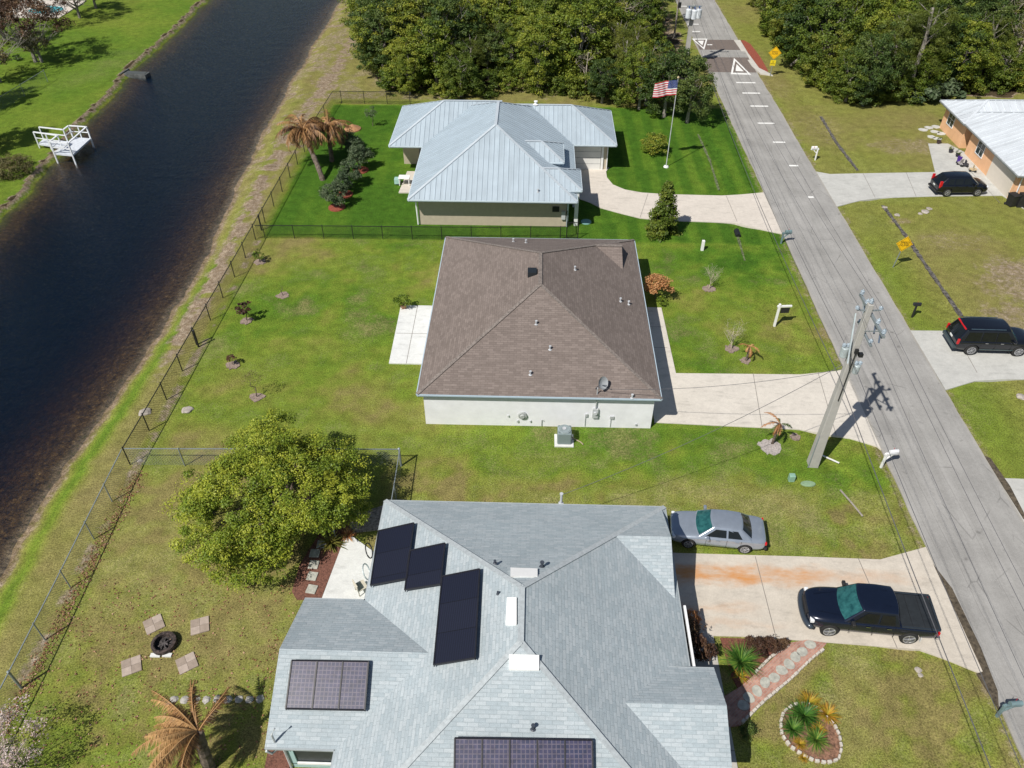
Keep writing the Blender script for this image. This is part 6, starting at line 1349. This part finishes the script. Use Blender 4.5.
# ------------------------------------------------------------------ AC unit
x, y = G(564, 443); y += .15; t = thing('air_conditioner', 'grey air conditioning condenser on a concrete pad against the white wall', 'air conditioner', (x, y, 0))
MB().box(-.55, .55, -.5, .5, -.05, .09).build('pad', pat_c, t, bevel=.02)
acm = N('ac_louvre'); wv = acm.n('TexWave', bands_direction='Z'); acm.l(acm.coord('Object'), wv.inputs['Vector']); wv.inputs['Scale'].default_value = 9; acm.inp('Base Color', acm.mix(wv.outputs[0], (.12, .16, .17), (.27, .33, .35))); acm.inp('Roughness', .5)
MB().box(-.40, .40, -.38, .38, .09, .94).build('casing', acm.m, t, bevel=.06)
MB().lathe([(.36, .93), (.37, .98), (.33, .99)], 24).build('top_ring', mat('ac_grey', (.30, .36, .38), .5), t)
mb = MB(); mb.cyl(0, 0, .95, .975, .32, n=24); mb.build('fan_well', blk, t); mb = MB()
for k in range(12): a = k*math.pi/12; mb.bar((-.33*math.cos(a), -.33*math.sin(a), 1.0), (.33*math.cos(a), .33*math.sin(a), 1.0), .012)
for r in (.1, .2, .3):
    p = [(r*math.cos(a), r*math.sin(a), 1.0) for a in np.linspace(0, 6.283, 21)]
    for a, b in zip(p[:-1], p[1:]): mb.bar(a, b, .012)
mb.build('fan_grille', mat('ac_grey', (.3, .36, .38)), t); MB().cyl(-.02, .02, 1.0, 1.04, .12, n=14).build('motor_cap', mat('lead', (.5, .52, .55)), t)
mb = MB(); mb.tube([(.4, .2, .2), (.6, .1, .1), (.95, -.1, .06), (1.1, -.3, .06)], .035, 6); mb.build('refrigerant_pipe', mat('pipe_tan', (.35, .28, .2)), t)
# ------------------------------------------------------------------ fire pit and paver pads
x, y = G(165, 645); t = thing('fire_pit', 'round dark burnt fire pit ring in the middle of four paver pads', 'fire pit', (x, y, 0)); R1 = .50
mb = MB(); mb.lathe([(R1, -.1), (R1+.06, .0), (R1+.05, .26), (R1-.05, .28), (R1-.09, .25), (R1-.09, .02)], 20)
mb.build('stone_ring', mat('burnt_stone', (.075, .055, .05), .95, var=.5, scale=9, bump=.8), t)
MB().lathe([(.0, .03), (R1-.08, .03), (R1-.08, .0)], 20).build('ash_bed', mat('ash', (.05, .045, .045), 1, var=.6, scale=9, bump=.8), t)
mb = MB()
for k in range(7): a = k*.9; mb.tube([(.28*math.cos(a), .28*math.sin(a), .06), (-.2*math.cos(a+.3), -.2*math.sin(a+.3), .14)], .035, 6)
mb.build('charred_wood', mat('char', (.09, .08, .08), .9, var=.6, scale=9), t)
mb = MB(); mb.box(-.45, .0, -.62, -.44, -.02, .06); mb.box(.1, .5, -.6, -.42, -.02, .07); mb.build('base_block', pat_c, t)
pvm = N('pink_paver'); bk = pvm.n('TexChecker'); pvm.l(pvm.mp(pvm.coord('Object'), (1, 1, 1)), bk.inputs[0]); bk.inputs['Scale'].default_value = 1/.41; bk.inputs[1].default_value = (.31, .25, .205, 1); bk.inputs[2].default_value = (.40, .33, .28, 1)
pvm.inp('Base Color', pvm.mix(1, bk.outputs[0], pvm.ramp(pvm.noise(pvm.geo(), 5, 4), [(.3, .85), (.7, 1.12)]), 'MULTIPLY')); pvm.inp('Roughness', .9)
for (px, py), rz, nm in (((154, 624.5), .62, 'far left'), ((200, 626), .35, 'far right'), ((131.5, 666), .45, 'near left'), ((187, 663.5), .6, 'near right')):
    x, y = G(px, py); t = MB(); 
    o = thing('paver_pad', f'square pad of four pinkish concrete pavers, {nm} of the four round the fire pit', 'paver pad', (x, y, float(gz(x, y))+.0), rz, 'paver pads round the fire pit')
    for i in (-1, 0):
        for j in (-1, 0): MB().box(i*.41+.005, i*.41+.405, j*.41+.005, j*.41+.405, -.05, .055).build('paver', pvm.m, o)
for k in range(9):
    px = 174+k*10.8; x, y = G(px, 699.5+(k % 2)*.6-.08*k); r_ = random.Random(k+50); bm = bmesh.new(); bmesh.ops.create_icosphere(bm, subdivisions=2, radius=.19)
    for v in bm.verts: v.co *= r_.uniform(.82, 1.12); v.co.z *= .4
    me = bpy.data.meshes.new('path_stone'); bm.to_mesh(me); bm.free(); me.materials.append(mat('pale_stone', (.40, .38, .35), .9, var=.15, scale=6, bump=.4)); o = link('path_stone', me); o.location = (x, y, .0)
    tag(o, f'{ords[k]} pale stone from the left in the row beside the dead palm', 'path stone', 'row of pale stones beside the dead palm')
# ------------------------------------------------------------------ white dock on the far bank
dm = mat('dock_white', (.74, .77, .80), .6, var=.06, scale=5); dl_ = mat('dock_deck', (.60, .64, .70), .7, var=.1, scale=5)
q3 = lambda px, py: Vector((*G(px, py, .45), .45))
NL, NR, FR, FL = q3(54.2, 153.3), q3(72.4, 155), q3(90.6, 138.3), q3(73, 137); g1, g2, g3, g4 = q3(62, 147), q3(38, 143.5), q3(43.5, 138.5), q3(67.6, 141.2)
t = thing('dock', 'small white wooden dock with railings standing in the canal on the far bank', 'dock', (NL.x, NL.y, 0))
mb = MB(); mb.prism([(p.x, p.y) for p in (NL, NR, FR, FL)], .30, .45); mb.prism([(p.x, p.y) for p in (g1, g2, g3, g4)], .29, .437); mb.build('deck', dl_, t, world=True)
HR = 1.15; up = Vector((0, 0, HR))
def dpost(p, lo=-2.2, w_=.12):
    o = MB().bar(p+Vector((0, 0, lo)), p+up, w_).build('post', dm, t, world=True)
for p in (NL, NR, FR, FL): dpost(p, -1.3)
for p in (g1, g4, g2, g3, (FR+FL)/2, (g1+g2)/2): dpost(p, -.5, .09)
rl = MB()
for a, b in ((NL, NR), (NR, FR), (FR, FL), (FL, g4), (NL, g1), (g1, g2), (g4, g3)):
    rl.bar(a+up, b+up, .17, .06)
    if (a, b) != (NR, FR): rl.bar(a+up*.5, b+up*.5, .04, .08)
rl.bar(NL+up*.1, NR+up*.95, .05, .08); rl.build('railing', dm, t, world=True)
# culvert box on the far bank
x, y = G(140, 72); t = thing('culvert', 'dark square culvert box sticking out of the far canal bank', 'culvert', (x, y, -.5), math.radians(-8)); MB().box(-1.9, .9, -.55, .55, -.3, .38).build('headwall', mat('culvert_grey', (.10, .11, .11), .8, var=.3), t, bevel=.04); MB().box(-1.7, .7, -.4, .4, .38, .42).build('lid', mat('culvert_lid', (.07, .08, .08), .8), t); MB().box(-2.1, -1.9, -.9, .9, -.3, .5).build('side_wall', mat('culvert_grey', (.1, .11, .11)), t)
# pool and house on the far bank glimpsed between trees
pw = N('pool_water'); pw.inp('Base Color', pw.ramp(pw.noise(pw.geo(), 2, 3), [(.3, (.02, .34, .42)), (.7, (.10, .55, .60))])); pw.inp('Roughness', .08)
x, y = G(50, 13); tag(MB().box(x-9, x+2.5, y-2.5, y+6, -.1, .10).build('patio', met_c), kind='structure')
t = thing('swimming_pool', 'turquoise swimming pool glimpsed between the reddish trees', 'swimming pool', (x-1, y+1, 0)); MB().lathe([(2.9, .0), (2.9, .16), (2.6, .17), (2.6, .12)], 28).build('coping', pat_c, t); MB().lathe([(2.6, .0), (2.6, .13), (0, .131)], 28).build('water', pw.m, t); t.scale = (.9, .7, 1)
x, y = G(-2, 8); t = thing('far_bank_house', 'pale house mostly hidden behind the reddish trees at the upper left corner', 'house', (x-6, y+2, 0)); MB().box(-6, 5.5, -5, 8, -.2, 2.7).build('wall', mw, t); R = Roof(); R.block(x-12.5, x, y-3.5, y+10.5, 2.8, .4, 'y'); R.build(t, bs, trimw, trimw, mat('brown_cap', (.2, .16, .14)))
# ------------------------------------------------------------------ patio furniture and small things
x, y = G(362, 592); t = thing('patio_chair', 'small cream patio chair on the white patio against the grey roof edge', 'chair', (x, y, .08), 2.2); cm_ = mat('cream_plastic', (.60, .56, .46), .5)
MB().box(-.26, .26, -.26, .26, .40, .45).build('seat', cm_, t, bevel=.01); MB().box(-.26, .26, .22, .27, .45, .85).build('backrest', cm_, t, bevel=.01)
for a in (-.22, .22):
    for b in (-.22, .22): MB().box(a-.02, a+.02, b-.02, b+.02, 0, .40).build('leg', cm_, t)
for (px, py), lb in (((373, 556), 'dark bicycle wheel like hoop leaning on the wall of the white patio, farther one'), ((370.5, 577), 'grey hoop leaning by the wall of the white patio, nearer one')):
    x, y = G(px, py); p = [(0, .38*math.cos(a), .42+.38*math.sin(a)) for a in np.linspace(0, 6.283, 25)]; mb = MB(); mb.tube(p, .035, 6, cap=False); o = mb.build('hoop', blk if py < 560 else alum); o.location = (x, y, .06); o.rotation_euler = (0, -.35, .1); tag(o, lb, 'hoop')
x, y = G(405, 185); t = thing('patio_table', 'small white table on the side patio of the metal roofed house', 'table', (x, y, .08)); MB().box(-.5, .5, -.38, .38, .66, .72).build('table_top', wp, t, bevel=.02)
for a in (-.42, .42):
    for b in (-.3, .3): MB().box(a-.03, a+.03, b-.03, b+.03, 0, .66).build('leg', wp, t)
x, y = G(400, 184); o = MB().box(-.25, .25, -.25, .25, 0, .5).build('planter_box', mat('pale_green', (.35, .55, .5)), bevel=.03); o.location = (x-.2, y, .08); tag(o, 'pale green box beside the white table on the side patio', 'planter')
x, y = G(330, 530, 1.6); t = thing('patio_lamp', 'pale curved lamp post beside the white patio under the big leafy tree', 'lamp', (*G(336, 540), 0)); MB().tube([(0, 0, 0), (0, 0, 1.2), (-.1, .1, 1.9), (-.35, .2, 2.1)], .04, 8).build('post', galv, t); MB().lathe([(.02, 2.1), (.12, 2.0), (.1, 1.95)], 10, (-.35, .2)).build('lamp_head', galv, t)
# orange house front: bins, flagstones, toys
x, y = G(1006, 205); t = thing('wheelie_bin', 'black wheeled bin against the near wall of the orange house', 'bin', (x+.3, y-.1, .0), .3)
mb = MB(); mb.v = [(-.28, -.3, .05), (.28, -.3, .05), (.28, .3, .05), (-.28, .3, .05), (-.34, -.38, 1.0), (.34, -.38, 1.0), (.34, .38, 1.0), (-.34, .38, 1.0)]; mb.f = [(3, 2, 1, 0), (4, 5, 6, 7), (0, 1, 5, 4), (1, 2, 6, 5), (2, 3, 7, 6), (3, 0, 4, 7)]; mb.build('bin_body', blackp, t, bevel=.03); MB().box(-.37, .37, -.42, .42, 1.0, 1.07).build('lid', blackp, t, bevel=.02)
for s in (-.3, .3): MB().tube([(s-.03, .3, .11), (s+.03, .3, .11)], .11, 12).build('wheel', tyre, t)
x2 = x+1.2; t = thing('covered_grill', 'black covered grill at the right edge beside the orange house wall', 'grill', (x2, y-.1, 0)); mb = MB(); mb.prism([(-.5, -.35), (.5, -.35), (.5, .35), (-.5, .35)], 0, .9); mb.prism([(-.42, -.25), (.42, -.25), (.42, .25), (-.42, .25)], .9, 1.15); mb.build('grill_cover', blackp, t)
for k, (px, py) in enumerate(((923, 130), (929, 128), (935, 132), (931, 137), (938, 139), (941, 134), (936, 127))):
    x, y = G(px, py); r_ = random.Random(k); mb = MB(); mb.prism([(math.cos(a)*.5*r_.uniform(.7, 1.1), math.sin(a)*.45*r_.uniform(.7, 1.1)) for a in np.linspace(0, 6.283, 8)[:-1]], -.05, .05); o = mb.build('flagstone', mat('pale_flag', (.52, .52, .50), .9, var=.1)); o.location = (x, y, .0); tag(o, 'irregular pale flagstone in the grass by the orange house', 'flagstone', 'flagstones by the orange house')
for k, ((px, py), cc, nm, lb) in enumerate((((957, 157), (.02, .02, .03), 'plant_pot', 'small dark pot near the entry of the orange house'), ((958, 163), (.06, .02, .20), 'toy', 'purple toy on the walk of the orange house'), ((960, 166), (.35, .33, .33), 'shoe_rack', 'grey cluttered rack on the walk of the orange house'), ((964, 167), (.05, .05, .06), 'toy_cart', 'dark small cart on the walk of the orange house'), ((950, 153), (.03, .03, .04), 'plant_pot', 'dark pot at the porch corner of the orange house'), ((938, 144), (.05, .03, .03), 'plant_pot', 'dark pot on the flagstones by the orange house'), ((972, 172), (.5, .4, .25), 'garden_ornament', 'tan ornament by the garage of the orange house'))):
    x, y = G(px, py); t = thing(nm, lb, nm.replace('_', ' '), (x, y, .05), k); m_ = mat(f'odd{k}', cc, .6)
    if 'pot' in nm: MB().lathe([(.14, 0), (.22, .3), (.17, .3), (.12, .24)], 12).build('pot', m_, t); link('foliage', crown_mesh('mini', L_dark, (.2, .2, .2), 8, 20, .08, .12, 300+k, zc=.45), t)
    else:
        MB().box(-.3, .3, -.15, .15, .12, .30).build('body', m_, t, bevel=.03); mb = MB()
        for a in (-.22, .22): mb.tube([(a, -.18, .1), (a, .18, .1)], .1, 10)
        mb.build('wheel', blk, t); MB().box(-.03, .03, -.2, .2, .3, .6).build('handle', m_, t)
# stray stick of pipe by the pole and small road edge marker
x, y = G(830, 459); o = MB().bar((-.5, .3, .05), (.4, -.35, .06), .06).build('white_stick', wp); o.location = (x, y, 0); tag(o, 'short white stick lying in the grass behind the concrete pole', 'stick')
x, y = G(850, 502); o = MB().tube([(-.3, .8, .05), (0, .0, .06), (.35, -1.0, .05)], .05, 6).build('fallen_branch', barkg); o.location = (x, y, 0); tag(o, 'thin pale fallen branch in the verge beyond the silver sedan', 'branch')
bpy.context.view_layer.update()
